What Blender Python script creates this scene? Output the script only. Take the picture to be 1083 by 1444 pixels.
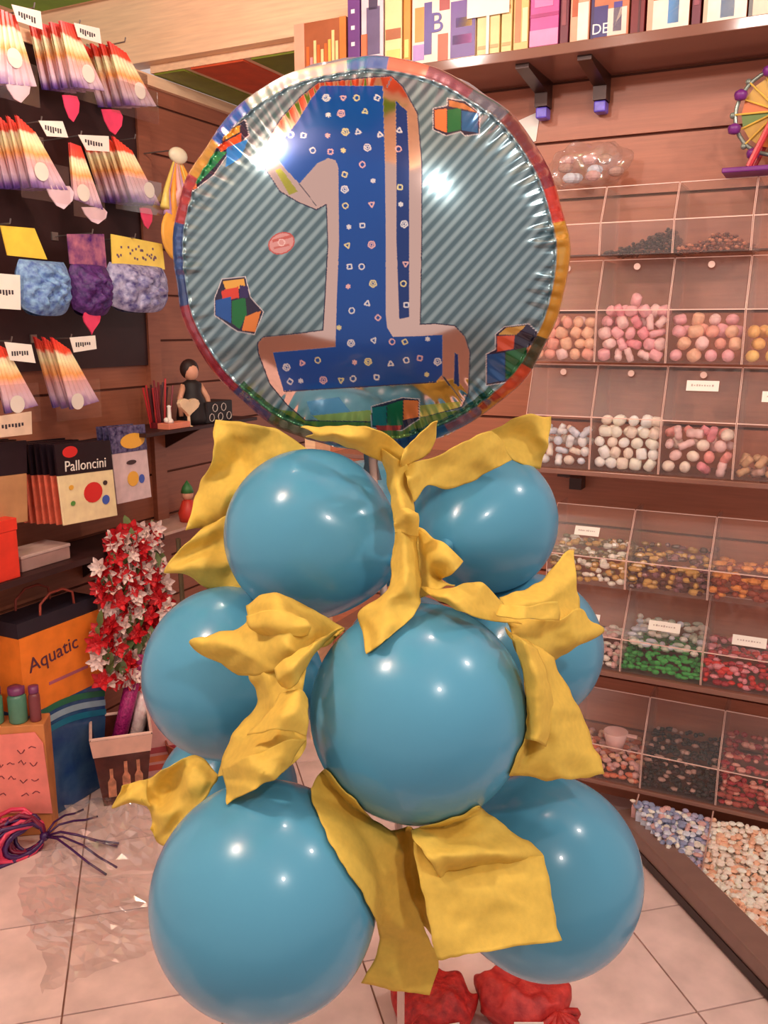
import bpy, math, random
import numpy as np
from mathutils import Vector, Matrix, noise

rnd = random.Random(7)
for o in list(bpy.data.objects):
    bpy.data.objects.remove(o)
SC = bpy.context.scene
COL = SC.collection

# ------------------------------------------------------------------ camera
F, PITCH, H = 1250.0, math.radians(11.8), 1.45
cam = bpy.data.cameras.new('camera')
cam.sensor_fit = 'VERTICAL'
cam.sensor_height = 36.0
cam.lens = 36.0 * F / 1444.0
cam.clip_start = 0.02
camo = bpy.data.objects.new('camera', cam)
COL.objects.link(camo)
camo.location = (0, 0, H)
camo.rotation_euler = (math.pi / 2 - PITCH, 0, 0)
SC.camera = camo

# ------------------------------------------------------------------ light
SC.view_settings.view_transform = 'Standard'
SC.view_settings.look = 'None'
SC.view_settings.gamma = 1.0
SC.view_settings.use_curve_mapping = False
SC.view_settings.exposure = 0.55
SC.cycles.transparent_max_bounces = 40
W = bpy.data.worlds.new('world')
SC.world = W
W.use_nodes = True
W.node_tree.nodes['Background'].inputs[0].default_value = (1.0, 0.79, 0.74, 1)
W.node_tree.nodes['Background'].inputs[1].default_value = 0.48

def lamp(loc, power, radius, color=(1.0, 0.88, 0.80)):
    l = bpy.data.lights.new('spot_or_fill_lamp', 'POINT')
    l.energy = power; l.shadow_soft_size = radius; l.color = color
    o = bpy.data.objects.new('spot_or_fill_lamp', l)
    COL.objects.link(o); o.location = loc
    return o
LAMPS = [((-0.85, 0.62, 2.42), 30, 0.05), ((0.70, -0.35, 2.42), 30, 0.05),
         ((1.35, 0.95, 2.42), 22, 0.05), ((-0.45, 1.95, 2.42), 12, 0.05), ((0.3, 1.35, 2.42), 6, 0.05)]  # lamps beyond those placed by the balloon highlights are added as fill
for (lc, pw, rad) in LAMPS:
    lamp(lc, pw, rad)

# ------------------------------------------------------------------ projection helpers (pixel -> direction, distance from the thing touched)
FW = np.array([0, math.cos(PITCH), -math.sin(PITCH)])
UP = np.array([0, math.sin(PITCH), math.cos(PITCH)])
RT = np.array([1.0, 0, 0])
CP = np.array([0, 0, H])
def ray(x, y): return FW + RT * (x - 541.5) / F + UP * (722 - y) / F
def PZ(x, y, Z): return CP + ray(x, y) * Z
def PG(x, y, z=0.0):
    r = ray(x, y); return CP + r * ((z - H) / r[2])
class Frame:
    """wall frame: x along the wall to the right, y into the wall, z up"""
    def __init__(s, o, ang):
        s.o = np.array([o[0], o[1], 0.0]); s.ang = math.radians(ang)
        s.ex = np.array([math.cos(s.ang), math.sin(s.ang), 0]); s.ey = np.array([-math.sin(s.ang), math.cos(s.ang), 0])
    def hit(s, x, y, off=0.0):
        r = ray(x, y); t = ((s.o + s.ey * off - CP) @ s.ey) / (r @ s.ey); q = CP + r * t - s.o
        return float(q @ s.ex), float(q[2])
    def w(s, x, y, z): return Vector(s.o + s.ex * x + s.ey * y + np.array([0, 0, z]))
FB = Frame((0.9937, 2.2), -26.8)       # front plane of the sweet bins on the back wall
FL = Frame((-1.1025, 2.6), 63.2)       # left wall surface
TILE_ROT = math.radians(14.5)

# ------------------------------------------------------------------ materials
def lin(c):
    return tuple(((v / 255.0) / 12.92 if v / 255.0 <= 0.04045 else ((v / 255.0 + 0.055) / 1.055) ** 2.4) for v in c)
MATS = {}
def mat(name, rgb, rough=0.5, metal=0.0, var=0.12, scale=18.0, bump=0.0, bscale=60.0, spec=0.5, trans=0.0, coat=0.0, stretch=None, sss=0.0):
    if name in MATS: return MATS[name]
    m = bpy.data.materials.new(name); m.use_nodes = True
    nt = m.node_tree; N = nt.nodes; L = nt.links
    b = N['Principled BSDF']
    b.inputs['Roughness'].default_value = rough; b.inputs['Metallic'].default_value = metal
    b.inputs['Specular IOR Level'].default_value = spec
    b.inputs['Coat Weight'].default_value = coat
    if coat: b.inputs['Coat Roughness'].default_value = 0.06
    c = lin(rgb)
    tc = N.new('ShaderNodeTexCoord'); mp = N.new('ShaderNodeMapping'); L.new(tc.outputs['Object'], mp.inputs[0])
    if stretch: mp.inputs['Scale'].default_value = stretch
    nz = N.new('ShaderNodeTexNoise'); nz.inputs['Scale'].default_value = scale; nz.inputs['Detail'].default_value = 4
    L.new(mp.outputs[0], nz.inputs['Vector'])
    rp = N.new('ShaderNodeValToRGB')
    rp.color_ramp.elements[0].position = 0.3; rp.color_ramp.elements[1].position = 0.7
    rp.color_ramp.elements[0].color = tuple(max(0, v * (1 - var)) for v in c) + (1,)
    rp.color_ramp.elements[1].color = tuple(min(1, v * (1 + var)) for v in c) + (1,)
    L.new(nz.outputs[0], rp.inputs[0]); L.new(rp.outputs[0], b.inputs['Base Color'])
    if sss:
        b.inputs['Subsurface Weight'].default_value = sss; b.inputs['Subsurface Radius'].default_value = (0.02, 0.02, 0.02)
    if bump:
        n2 = N.new('ShaderNodeTexNoise'); n2.inputs['Scale'].default_value = bscale; n2.inputs['Detail'].default_value = 3
        L.new(mp.outputs[0], n2.inputs['Vector'])
        bp = N.new('ShaderNodeBump'); bp.inputs['Strength'].default_value = bump; bp.inputs['Distance'].default_value = 0.004
        L.new(n2.outputs[0], bp.inputs['Height']); L.new(bp.outputs[0], b.inputs['Normal'])
    if trans:
        tr = N.new('ShaderNodeBsdfTranslucent'); L.new(rp.outputs[0], tr.inputs[0])
        mx = N.new('ShaderNodeMixShader'); mx.inputs[0].default_value = trans
        L.new(b.outputs[0], mx.inputs[1]); L.new(tr.outputs[0], mx.inputs[2])
        L.new(mx.outputs[0], N['Material Output'].inputs[0])
    MATS[name] = m
    return m
def clear(name, tint=(1, 1, 1), gloss=0.08, rough=0.05, haze=0.0, bump=0.0, bscale=30.0, fres=0.25):
    """thin clear plastic: transparent, with a fresnel gloss and a little milky haze"""
    if name in MATS: return MATS[name]
    m = bpy.data.materials.new(name); m.use_nodes = True
    nt = m.node_tree; N = nt.nodes; L = nt.links
    N.remove(N['Principled BSDF'])
    tr = N.new('ShaderNodeBsdfTransparent'); tr.inputs[0].default_value = tint + (1,)
    gl = N.new('ShaderNodeBsdfGlossy'); gl.inputs['Roughness'].default_value = rough
    df = N.new('ShaderNodeBsdfDiffuse'); df.inputs[0].default_value = (0.85, 0.82, 0.8, 1)
    lw = N.new('ShaderNodeLayerWeight'); lw.inputs[0].default_value = 0.25
    ma = N.new('ShaderNodeMath'); ma.operation = 'MULTIPLY_ADD'; ma.inputs[1].default_value = fres; ma.inputs[2].default_value = gloss
    L.new(lw.outputs['Fresnel'], ma.inputs[0])
    m1 = N.new('ShaderNodeMixShader'); m1.inputs[0].default_value = haze
    L.new(tr.outputs[0], m1.inputs[1]); L.new(df.outputs[0], m1.inputs[2])
    m2 = N.new('ShaderNodeMixShader'); L.new(ma.outputs[0], m2.inputs[0])
    L.new(m1.outputs[0], m2.inputs[1]); L.new(gl.outputs[0], m2.inputs[2])
    if bump:
        tc = N.new('ShaderNodeTexCoord'); nz = N.new('ShaderNodeTexNoise'); nz.inputs['Scale'].default_value = bscale
        L.new(tc.outputs['Object'], nz.inputs['Vector'])
        bp = N.new('ShaderNodeBump'); bp.inputs['Strength'].default_value = bump; bp.inputs['Distance'].default_value = 0.01
        L.new(nz.outputs[0], bp.inputs['Height']); L.new(bp.outputs[0], gl.inputs['Normal'])
    L.new(m2.outputs[0], N['Material Output'].inputs[0])
    MATS[name] = m
    return m
def ramp_mat(name, stops, axis=2, rough=0.45, z0=0.0, z1=1.0):
    """printed colour gradient along one object axis"""
    if name in MATS: return MATS[name]
    m = bpy.data.materials.new(name); m.use_nodes = True
    nt = m.node_tree; N = nt.nodes; L = nt.links; b = N['Principled BSDF']; b.inputs['Roughness'].default_value = rough
    tc = N.new('ShaderNodeTexCoord'); sp = N.new('ShaderNodeSeparateXYZ'); L.new(tc.outputs['Object'], sp.inputs[0])
    nz = N.new('ShaderNodeTexNoise'); nz.inputs['Scale'].default_value = 22; L.new(tc.outputs['Object'], nz.inputs['Vector'])
    mr = N.new('ShaderNodeMapRange'); mr.inputs[1].default_value = z0; mr.inputs[2].default_value = z1
    L.new(sp.outputs[axis], mr.inputs[0])
    ad = N.new('ShaderNodeMath'); ad.operation = 'MULTIPLY_ADD'; ad.inputs[1].default_value = 0.22; ad.inputs[2].default_value = -0.11
    L.new(nz.outputs[0], ad.inputs[0])
    a2 = N.new('ShaderNodeMath'); L.new(ad.outputs[0], a2.inputs[0]); L.new(mr.outputs[0], a2.inputs[1])
    rp = N.new('ShaderNodeValToRGB'); e = rp.color_ramp.elements
    while len(e) < len(stops): e.new(0.5)
    for k, (p, c) in enumerate(stops):
        e[k].position = p; e[k].color = lin(c) + (1,)
    L.new(a2.outputs[0], rp.inputs[0]); L.new(rp.outputs[0], b.inputs['Base Color'])
    MATS[name] = m
    return m

M_WOOD = mat('pale_wood', (248, 204, 164), 0.42, var=0.10, scale=5, stretch=(1.5, 8, 22), bump=0.08, bscale=25)
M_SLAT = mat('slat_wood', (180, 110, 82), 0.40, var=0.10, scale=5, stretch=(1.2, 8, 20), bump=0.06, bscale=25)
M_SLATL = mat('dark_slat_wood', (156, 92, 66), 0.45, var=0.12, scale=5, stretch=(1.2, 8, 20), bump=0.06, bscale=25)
M_BACK = mat('groove_brown', (118, 68, 52), 0.8)
M_DARK = mat('dark_panel', (52, 22, 22), 0.55)
M_TILE = mat('floor_tile', (238, 210, 202), 0.22, var=0.16, scale=9, bump=0.05, bscale=12)
M_GROUT = mat('grout', (150, 108, 92), 0.8)
M_ACR = clear('acrylic', (0.99, 0.98, 0.975), 0.02, 0.35, 0.02)
M_EDGE = mat('acrylic_edge', (238, 200, 186), 0.25, var=0.05)
M_FILM = clear('film', (1.0, 1.0, 1.0), 0.13, 0.16, 0.04, fres=0.10)
M_WHITE = mat('white_card', (246, 238, 226), 0.5, var=0.03)
M_INK = mat('ink', (60, 50, 58), 0.6)
M_STEEL = mat('bracket_brown', (66, 40, 34), 0.35, metal=0.3)
M_SHELF = mat('glossy_shelf', (140, 98, 84), 0.12, var=0.08, scale=4)
M_TISSUE = mat('yellow_tissue', (234, 202, 88), 0.75, var=0.05, scale=120, bump=0.06, bscale=700, trans=0.25)
M_LATEX = mat('blue_latex', (80, 150, 180), 0.24, var=0.03, scale=3, spec=0.3, coat=0.2, sss=0.0)

# ------------------------------------------------------------------ mesh building
class MB:
    def __init__(s): s.v = []; s.f = []
    def add(s, v, f):
        n = len(s.v); s.v += [tuple(p) for p in v]; s.f += [tuple(i + n for i in q) for q in f]; return s
    def box(s, x0, x1, y0, y1, z0, z1):
        return s.add([(x0, y0, z0), (x1, y0, z0), (x1, y1, z0), (x0, y1, z0), (x0, y0, z1), (x1, y0, z1), (x1, y1, z1), (x0, y1, z1)],
                     [(0, 3, 2, 1), (4, 5, 6, 7), (0, 1, 5, 4), (1, 2, 6, 5), (2, 3, 7, 6), (3, 0, 4, 7)])
    def prism(s, poly, y0, y1):
        """polygon in x,z swept from y0 to y1"""
        n = len(poly); v = [(x, y0, z) for x, z in poly] + [(x, y1, z) for x, z in poly]
        f = [tuple(range(n)), tuple(range(2 * n - 1, n - 1, -1))] + [(i, i + n, (i + 1) % n + n, (i + 1) % n) for i in range(n)]
        return s.add(v, f)
    def slab(s, poly, z0, z1):
        """polygon in x,y swept from z0 to z1"""
        n = len(poly); v = [(x, y, z0) for x, y in poly] + [(x, y, z1) for x, y in poly]
        f = [tuple(range(n - 1, -1, -1)), tuple(range(n, 2 * n))] + [(i, (i + 1) % n, (i + 1) % n + n, i + n) for i in range(n)]
        return s.add(v, f)
    def xprism(s, poly, x0, x1):
        """polygon in y,z swept from x0 to x1"""
        n = len(poly); v = [(x0, y, z) for y, z in poly] + [(x1, y, z) for y, z in poly]
        f = [tuple(range(n)), tuple(range(2 * n - 1, n - 1, -1))] + [(i, i + n, (i + 1) % n + n, (i + 1) % n) for i in range(n)]
        return s.add(v, f)
    def tube(s, pts, r, n=8):
        pts = [Vector(p) for p in pts]; m = len(pts)
        rs = r if isinstance(r, (list, tuple)) else [r] * m
        vs = []; fs = []; ref = None
        for i, p in enumerate(pts):
            t = (pts[min(i + 1, m - 1)] - pts[max(i - 1, 0)]).normalized()
            if ref is None:
                ref = Vector((0, 0, 1)) if abs(t.z) < 0.9 else Vector((1, 0, 0))
            a = (ref - t * ref.dot(t)).normalized(); b = t.cross(a); ref = a
            for k in range(n):
                q = 2 * math.pi * k / n
                vs.append(p + (a * math.cos(q) + b * math.sin(q)) * rs[i])
        for i in range(m - 1):
            for k in range(n):
                fs.append((i * n + k, i * n + (k + 1) % n, (i + 1) * n + (k + 1) % n, (i + 1) * n + k))
        fs.append(tuple(range(n - 1, -1, -1))); fs.append(tuple(range((m - 1) * n, m * n)))
        return s.add(vs, fs)
    def lathe(s, prof, n=24, c=(0, 0, 0)):
        """profile of (radius, z)"""
        vs = []; fs = []; m = len(prof)
        for (r, z) in prof:
            for k in range(n):
                q = 2 * math.pi * k / n
                vs.append((c[0] + max(r, 1e-5) * math.cos(q), c[1] + max(r, 1e-5) * math.sin(q), c[2] + z))
        for i in range(m - 1):
            for k in range(n):
                fs.append((i * n + k, i * n + (k + 1) % n, (i + 1) * n + (k + 1) % n, (i + 1) * n + k))
        fs.append(tuple(range(n - 1, -1, -1))); fs.append(tuple(range((m - 1) * n, m * n)))
        return s.add(vs, fs)
    def ball(s, c, r, nu=12, nv=8):
        r = r if isinstance(r, (tuple, list)) else (r, r, r)
        vs = [(c[0], c[1], c[2] - r[2])]; fs = []
        for j in range(1, nv):
            a = -math.pi / 2 + math.pi * j / nv
            for k in range(nu):
                q = 2 * math.pi * k / nu
                vs.append((c[0] + r[0] * math.cos(a) * math.cos(q), c[1] + r[1] * math.cos(a) * math.sin(q), c[2] + r[2] * math.sin(a)))
        vs.append((c[0], c[1], c[2] + r[2])); t = len(vs) - 1
        for k in range(nu):
            fs.append((0, 1 + (k + 1) % nu, 1 + k)); fs.append((t, t - nu + k, t - nu + (k + 1) % nu))
        for j in range(nv - 2):
            for k in range(nu):
                a = 1 + j * nu + k; b = 1 + j * nu + (k + 1) % nu
                fs.append((a, b, b + nu, a + nu))
        return s.add(vs, fs)
    def grid(s, P):
        """P[i][j] points"""
        m = len(P); n = len(P[0]); vs = [p for r in P for p in r]
        return s.add(vs, [(i * n + j, i * n + j + 1, (i + 1) * n + j + 1, (i + 1) * n + j) for i in range(m - 1) for j in range(n - 1)])
    def mesh(s, name, m, smooth=False):
        me = bpy.data.meshes.new(name); me.from_pydata(s.v, [], s.f); me.update()
        me.materials.append(m)
        if smooth: me.polygons.foreach_set('use_smooth', [True] * len(me.polygons))
        return me
    def build(s, name, m, parent=None, smooth=False, loc=None, rotz=None, bevel=0.0):
        o = link(name, s.mesh(name, m, smooth), parent, loc, rotz)
        if bevel:
            b = o.modifiers.new('bevel', 'BEVEL'); b.width = bevel; b.segments = 2; b.limit_method = 'ANGLE'
        return o
def link(name, data, parent=None, loc=None, rotz=None):
    o = bpy.data.objects.new(name, data); COL.objects.link(o)
    if parent: o.parent = parent
    if loc is not None: o.location = loc
    if rotz is not None: o.rotation_euler = (0, 0, rotz)
    return o
def tag(o, label=None, cat=None, group=None, kind=None):
    if label: o['label'] = label
    if cat: o['category'] = cat
    if group: o['group'] = group
    if kind: o['kind'] = kind
    return o
def thing(name, label, cat, loc=(0, 0, 0), rotz=0.0, group=None):
    return tag(link(name, None, None, loc, rotz), label, cat, group)
def struct(o): o['kind'] = 'structure'; return o
def copy_tree(o, parent=None):
    c = o.copy(); COL.objects.link(c); c.parent = parent
    for ch in [x for x in list(bpy.data.objects) if x.parent == o]:
        copy_tree(ch, c)
    return c
def text_mesh(txt, size, m, depth=0.0006):
    cu = bpy.data.curves.new('lettering', 'FONT'); cu.body = txt; cu.size = size; cu.extrude = depth; cu.align_x = 'CENTER'; cu.align_y = 'CENTER'
    cu.resolution_u = 3
    t = bpy.data.objects.new('lettering', cu); COL.objects.link(t)
    me = bpy.data.meshes.new_from_object(t.evaluated_get(bpy.context.evaluated_depsgraph_get()))
    bpy.data.objects.remove(t); me.materials.clear(); me.materials.append(m); me.name = 'lettering'
    return me
def lettering(txt, size, m, parent, x, y, z, rx=math.pi / 2, tilt=0.0):
    o = link('lettering', text_mesh(txt, size, m), parent, (x, y, z)); o.rotation_euler = (rx, tilt, 0)
    return o
def scribble(mb, x0, x1, z, y, n=6, h=0.004):
    """a short line of illegible handwriting as small raised strokes"""
    for k in range(n):
        a = x0 + (x1 - x0) * (k + 0.1) / n; b = a + (x1 - x0) / n * rnd.uniform(0.4, 0.8); q = h * rnd.uniform(0.4, 1)
        mb.box(a, b, y, y + 0.0005, z - q * 0.3, z + q * 0.7)

# ------------------------------------------------------------------ setting: floor
fl = struct(MB().box(-2.6, 2.6, -1.2, 4.4, -0.06, -0.006).build('floor', M_GROUT))
T = 0.332
tile_me = MB().box(-T / 2 + 0.0022, T / 2 - 0.0022, -T / 2 + 0.0022, T / 2 - 0.0022, -0.008, 0.0).mesh('tile', M_TILE)
e1 = Vector((math.cos(TILE_ROT), math.sin(TILE_ROT), 0)); e2 = Vector((-math.sin(TILE_ROT), math.cos(TILE_ROT), 0))
corner = Vector((-0.775, 1.965, 0))
for i in range(-5, 9):
    for j in range(-5, 5):
        c = corner + e1 * (T * (i + 0.5)) + e2 * (T * (j + 0.5))
        if -1.9 < c.x < 1.9 and 0.5 < c.y < 3.6:
            o = link('tile', tile_me, fl, c, TILE_ROT + rnd.choice((0, 1, 2, 3)) * math.pi / 2)

# ------------------------------------------------------------------ setting: back wall of horizontal slats (behind the bins)
PITCH_S = 0.157
def slat_wall(name, fr, x0, x1, off, ztop, zref, m, zmin=0.0):
    w = struct(MB().box(x0, x1, off + 0.012, off + 0.06, 0, ztop).build(name, M_BACK, None, loc=fr.w(0, 0, 0), rotz=fr.ang))
    k = math.ceil((ztop - zref) / PITCH_S); z = zref + k * PITCH_S
    me = {}
    while z > zmin:
        za, zb = max(z - PITCH_S + 0.004, zmin), min(z - 0.004, ztop)
        if zb - za > 0.01:
            h = round(zb - za, 4)
            if h not in me: me[h] = MB().box(x0, x1, 0, 0.014, 0, h).mesh('slat', m)
            link('slat', me[h], w, (0, off, za))
        z -= PITCH_S
    return w
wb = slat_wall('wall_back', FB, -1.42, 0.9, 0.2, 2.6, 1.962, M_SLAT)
struct(MB().box(-1.46, -1.42, 0.1, 0.26, 0, 2.6).build('trim_1', M_WOOD, None, loc=FB.w(0, 0, 0), rotz=FB.ang))
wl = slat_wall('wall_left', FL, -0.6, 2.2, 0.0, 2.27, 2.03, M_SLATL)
# dark display board that the hooks stand on, and its pale edge post
MB().box(-0.6, 0.60, -0.012, 0.0, 1.32, 2.27).build('display_board', M_DARK, wl)
MB().box(0.60, 0.66, -0.02, 0.0, 0.0, 2.27).build('post', M_SLATL, wl)
MB().box(-0.6, 2.2, -0.02, 0.0, 2.24, 2.275).build('cove_strip', M_WOOD, wl)

# ------------------------------------------------------------------ setting: ceiling, drop beam, coloured panels
M_GREEN = mat('green_panel', (122, 132, 34), 0.5); M_RED = mat('red_panel', (214, 84, 44), 0.5); M_LIME = mat('lime_panel', (104, 158, 20), 0.5)
HO = FL.w(0.677, 0, 0)                       # where the beam meets the left wall
FH = Frame((HO.x, HO.y), -26.8)
be = struct(MB().box(-0.9, 2.6, 0.0, 0.05, 2.31, 2.53).build('trim_2', M_WOOD, None, loc=FH.w(0, 0, 0), rotz=FH.ang))
MB().box(-0.9, 2.6, -0.018, 0.0, 2.31, 2.372).build('moulding', M_WOOD, be)
MB().box(-0.9, 2.6, -0.002, 0.0, 2.372, 2.376).build('painted_shadow_gap', M_BACK, be)  # solid brown strip: the gap's shade is put in as colour
ca = struct(MB().box(-0.05, 2.6, -1.6, 1.2, 2.295, 2.33).build('ceiling_alcove', M_WOOD, None, loc=FL.w(0.677, 0, 0), rotz=FL.ang + 0))
bpy.data.objects.remove(ca)
# low ceiling behind the beam: panels in rows parallel to the left wall
ca = struct(MB().slab([(0.70, 0.0), (2.2, 0.0), (2.2, -1.4), (0.70, -1.4)], 2.285, 2.32).build('ceiling', M_WOOD, None, loc=FL.w(0, 0, 0), rotz=FL.ang))
yy = -0.012
for k, m in enumerate((M_GREEN, M_RED, M_GREEN, M_RED, M_GREEN)):
    wd = (0.125, 0.21, 0.21, 0.21, 0.21)[k]
    for (a, b) in ((0.705, 1.20), (1.235, 1.73), (1.765, 2.19)):
        MB().box(a, b, yy - wd, yy, 2.279, 2.286).build('panel', m if a < 1.2 or k % 2 else M_RED, ca)
    yy -= wd + 0.03
cf = struct(MB().box(-2.6, 2.6, -2.6, 0.05, 2.53, 2.57).build('ceiling', M_WOOD, None, loc=FH.w(0, 0, 0), rotz=FH.ang))
for i in range(-3, 4):
    for j in range(4):
        MB().box(i * 0.62 - 0.50, i * 0.62 + 0.04, -0.03 - j * 0.55 - 0.47, -0.03 - j * 0.55, 2.522, 2.531).build('panel', (M_LIME, M_WOOD, M_RED)[(i + j) % 3], cf)
# unseen fixtures for the ceiling lamps, the added fill lamps included
for k, (lc, pw, rad) in enumerate(LAMPS):
    t = thing('ceiling_or_fill_lamp', 'unseen small round bulb lamp on a short rod', 'lamp', (lc[0], lc[1], 2.522), 0, 'ceiling bulb lamps')
    MB().lathe([(0.0, -0.012), (0.045, -0.012), (0.045, 0.0), (0.0, 0.0)], 20).build('rose', M_STEEL, t)
    MB().tube([(0, 0, -0.012), (0, 0, -0.045)], 0.008, 8).build('rod', M_STEEL, t)

# ------------------------------------------------------------------ setting: dark kerb of the corner platform at the right
ba = math.atan2(0.968, -0.25) - math.pi / 2
kb = struct(MB().box(0.0, 0.075, -0.9, 0.34, 0.0, 0.072).build('trim_3', mat('kerb_grey', (140, 108, 98), 0.25, var=0.06), None, loc=(0.757, 2.02, 0), rotz=ba, bevel=0.004))
MB().box(-0.004, 0.0, -0.9, 0.34, 0.006, 0.03).build('kick_strip', mat('kick_dark', (48, 30, 30), 0.3), kb)

# ------------------------------------------------------------------ shelves on the back wall
def wall_shelf(label, x0, x1, y0, z0, z1, m, brackets, cap=None):
    t = thing('wall_shelf', label, 'shelf', FB.w(0, 0, 0), FB.ang)
    MB().box(x0, x1, y0, 0.199, z0, z1).build('board', m, t, bevel=0.002)
    for bx in brackets:
        b = MB().xprism([(y0 + 0.03, z0 - 0.012), (0.10, z0 - 0.028), (0.15, z0 - 0.035), (0.15, z0 - 0.07), (0.198, z0 - 0.07), (0.198, z0), (y0 + 0.03, z0)], bx - 0.018, bx + 0.018).build('bracket', M_STEEL, t)
        if cap:
            MB().box(bx - 0.016, bx + 0.016, 0.155, 0.196, z0 - 0.10, z0 - 0.071).build('end_cap', cap, b, bevel=0.004)
    return t
M_CAP = mat('violet_cap', (112, 92, 214), 0.3, var=0.3, scale=40)
bx1 = FB.hit(766, 130, 0.17)[0]; bx2 = FB.hit(848, 130, 0.17)[0]
wall_shelf('high glossy brown shelf carrying the row of colourful party boxes', -1.40, 0.5, -0.05, 2.122, 2.148, M_SHELF, [bx1, bx2], M_CAP)
wall_shelf('thin shelf under the third row of marshmallow bins', -1.30, 0.5, -0.012, 1.048, 1.062, M_SHELF, [FB.hit(815, 672, 0.1)[0] - 0.02, -1.1])
wall_shelf('thin shelf under the bins of green and red sweets', -1.30, 0.5, -0.012, 0.478, 0.492, M_SHELF, [-0.62])
wall_shelf('lowest shelf carrying the bins of dark and red sweets near the floor', -1.30, 0.5, -0.006, 0.138, 0.150, M_SHELF, [])

# ------------------------------------------------------------------ clear sweet bins
def make_bin(x0, x1, z0, z1, label, group, lip=0.5, back=0.05, knob=True, tag_at=None, tw=0.075, depth=0.192):
    w = x1 - x0; h = z1 - z0; e = 0.0015; t = 0.003
    r = thing('sweet_bin', label, 'bin', FB.w((x0 + x1) / 2, 0, z0 + 0.001), FB.ang, group)
    hw = w / 2 - e; zl = h * lip; ht = h - 0.006
    MB().box(-hw, hw, 0, t, 0, zl).build('front_panel', M_ACR, r)
    for sx in (-1, 1):
        a, b = sorted((sx * hw, sx * (hw - t)))
        MB().xprism([(t, 0), (t, zl), (back, ht), (depth, ht), (depth, 0)], a, b).build('side_panel', M_ACR, r)
    MB().box(-hw + t, hw - t, t, depth, 0, t).build('base_panel', M_ACR, r)
    ld = MB().xprism([(0.0, zl), (back, ht), (back + 0.002, ht - 0.002), (0.003, zl - 0.001)], -hw + t, hw - t).build('lid', M_ACR, r)
    MB().box(-hw, hw, -0.0012, 0.0006, zl - 0.0014, zl + 0.0014).build('lip_edge', M_EDGE, r)
    MB().box(-hw, hw, back - 0.002, back + 0.002, ht, ht + 0.002).build('top_edge', M_EDGE, r)
    MB().tube([(-hw, -0.001, 0), (-hw, -0.001, zl), (-hw, back, ht)], 0.0009, 5).build('corner_edge', M_EDGE, r)
    MB().tube([(hw, -0.001, 0), (hw, -0.001, zl), (hw, back, ht)], 0.0009, 5).build('corner_edge', M_EDGE, r)
    if knob:
        q = 0.86; y = back * q; z = zl + (ht - zl) * q
        MB().lathe([(0.005, 0), (0.0085, 0), (0.0085, 0.006), (0.005, 0.006)], 12).build('finger_ring', M_EDGE, ld, loc=(0.0, y - 0.004, z)).rotation_euler = (math.pi / 2, 0, 0)
    if tag_at:
        tx, q = tag_at; y = back * q - 0.003; z = zl + (ht - zl) * q
        c = MB().box(-tw / 2, tw / 2, 0, 0.001, -0.014, 0.014).build('name_card', M_WHITE, r, loc=(tx, y, z)); c.rotation_euler = (-math.atan2(back, ht - zl), 0, 0)
        mb = MB(); scribble(mb, -tw * 0.36, tw * 0.36, 0, -0.0006, 9, 0.006); mb.build('print', mat('faint_print', (190, 170, 160), 0.6), c)
    return r

# piece shapes: soft barrel, ball and twist
def sweet_mesh(kind, size, m):
    mb = MB(); s = size / 2
    if kind == 'barrel':
        mb.lathe([(0.0, -s), (0.7 * s, -s), (0.95 * s, -0.75 * s), (1.0 * s, 0), (0.95 * s, 0.75 * s), (0.7 * s, s), (0.0, s)], 10)
    elif kind == 'ball':
        mb.ball((0, 0, 0), s, 10, 7)
    else:
        vs = []; n = 8; prof = [(0.0, -1.25), (0.62, -1.2), (0.72, -0.4), (0.62, 0.0), (0.72, 0.4), (0.62, 1.2), (0.0, 1.25)]
        mb.lathe([(r * s, z * s) for r, z in prof], n)
    me = mb.mesh('sweet', m, True)
    return me
def fill_individuals(x0, x1, z0, h, size, kinds, mats, label, group, top, layers=2):
    """single soft sweets, packed row on row against the front panel and over the top of the heap"""
    ms = [sweet_mesh(k, size * 0.97, m) for k in kinds for m in mats]
    nx = int((x1 - x0 - 0.012) / size); px = (x1 - x0 - 0.012) / nx
    for j in range(layers):
        for i in range(nx):
            cx = x0 + 0.006 + px * (i + 0.5)
            hh = h * top((i + 0.5) / nx, j / 3.0)
            nz = max(1, int(hh / (size * 0.86)))
            for k in range(nz):
                if j > 0 and k < nz - 2: continue
                o = link('sweet', rnd.choice(ms), None, FB.w(min(max(cx + (0.5 if (k + j) % 2 else -0.2) * px * 0.5 + rnd.uniform(-.12, .12) * px, x0 + size * .6), x1 - size * .6), 0.006 + size * (0.52 + j * 1.0), z0 + 0.0045 + size * (0.5 + k * 0.86)))
                o.rotation_euler = (rnd.uniform(-0.7, 0.7), rnd.uniform(-0.7, 0.7) + rnd.choice((0, 1.57)), rnd.uniform(0, 6.28)); o.scale = (rnd.uniform(.82, 1.08), rnd.uniform(.82, 1.08), rnd.uniform(.8, 1.05))
                tag(o, label, 'sweet', group)
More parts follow.
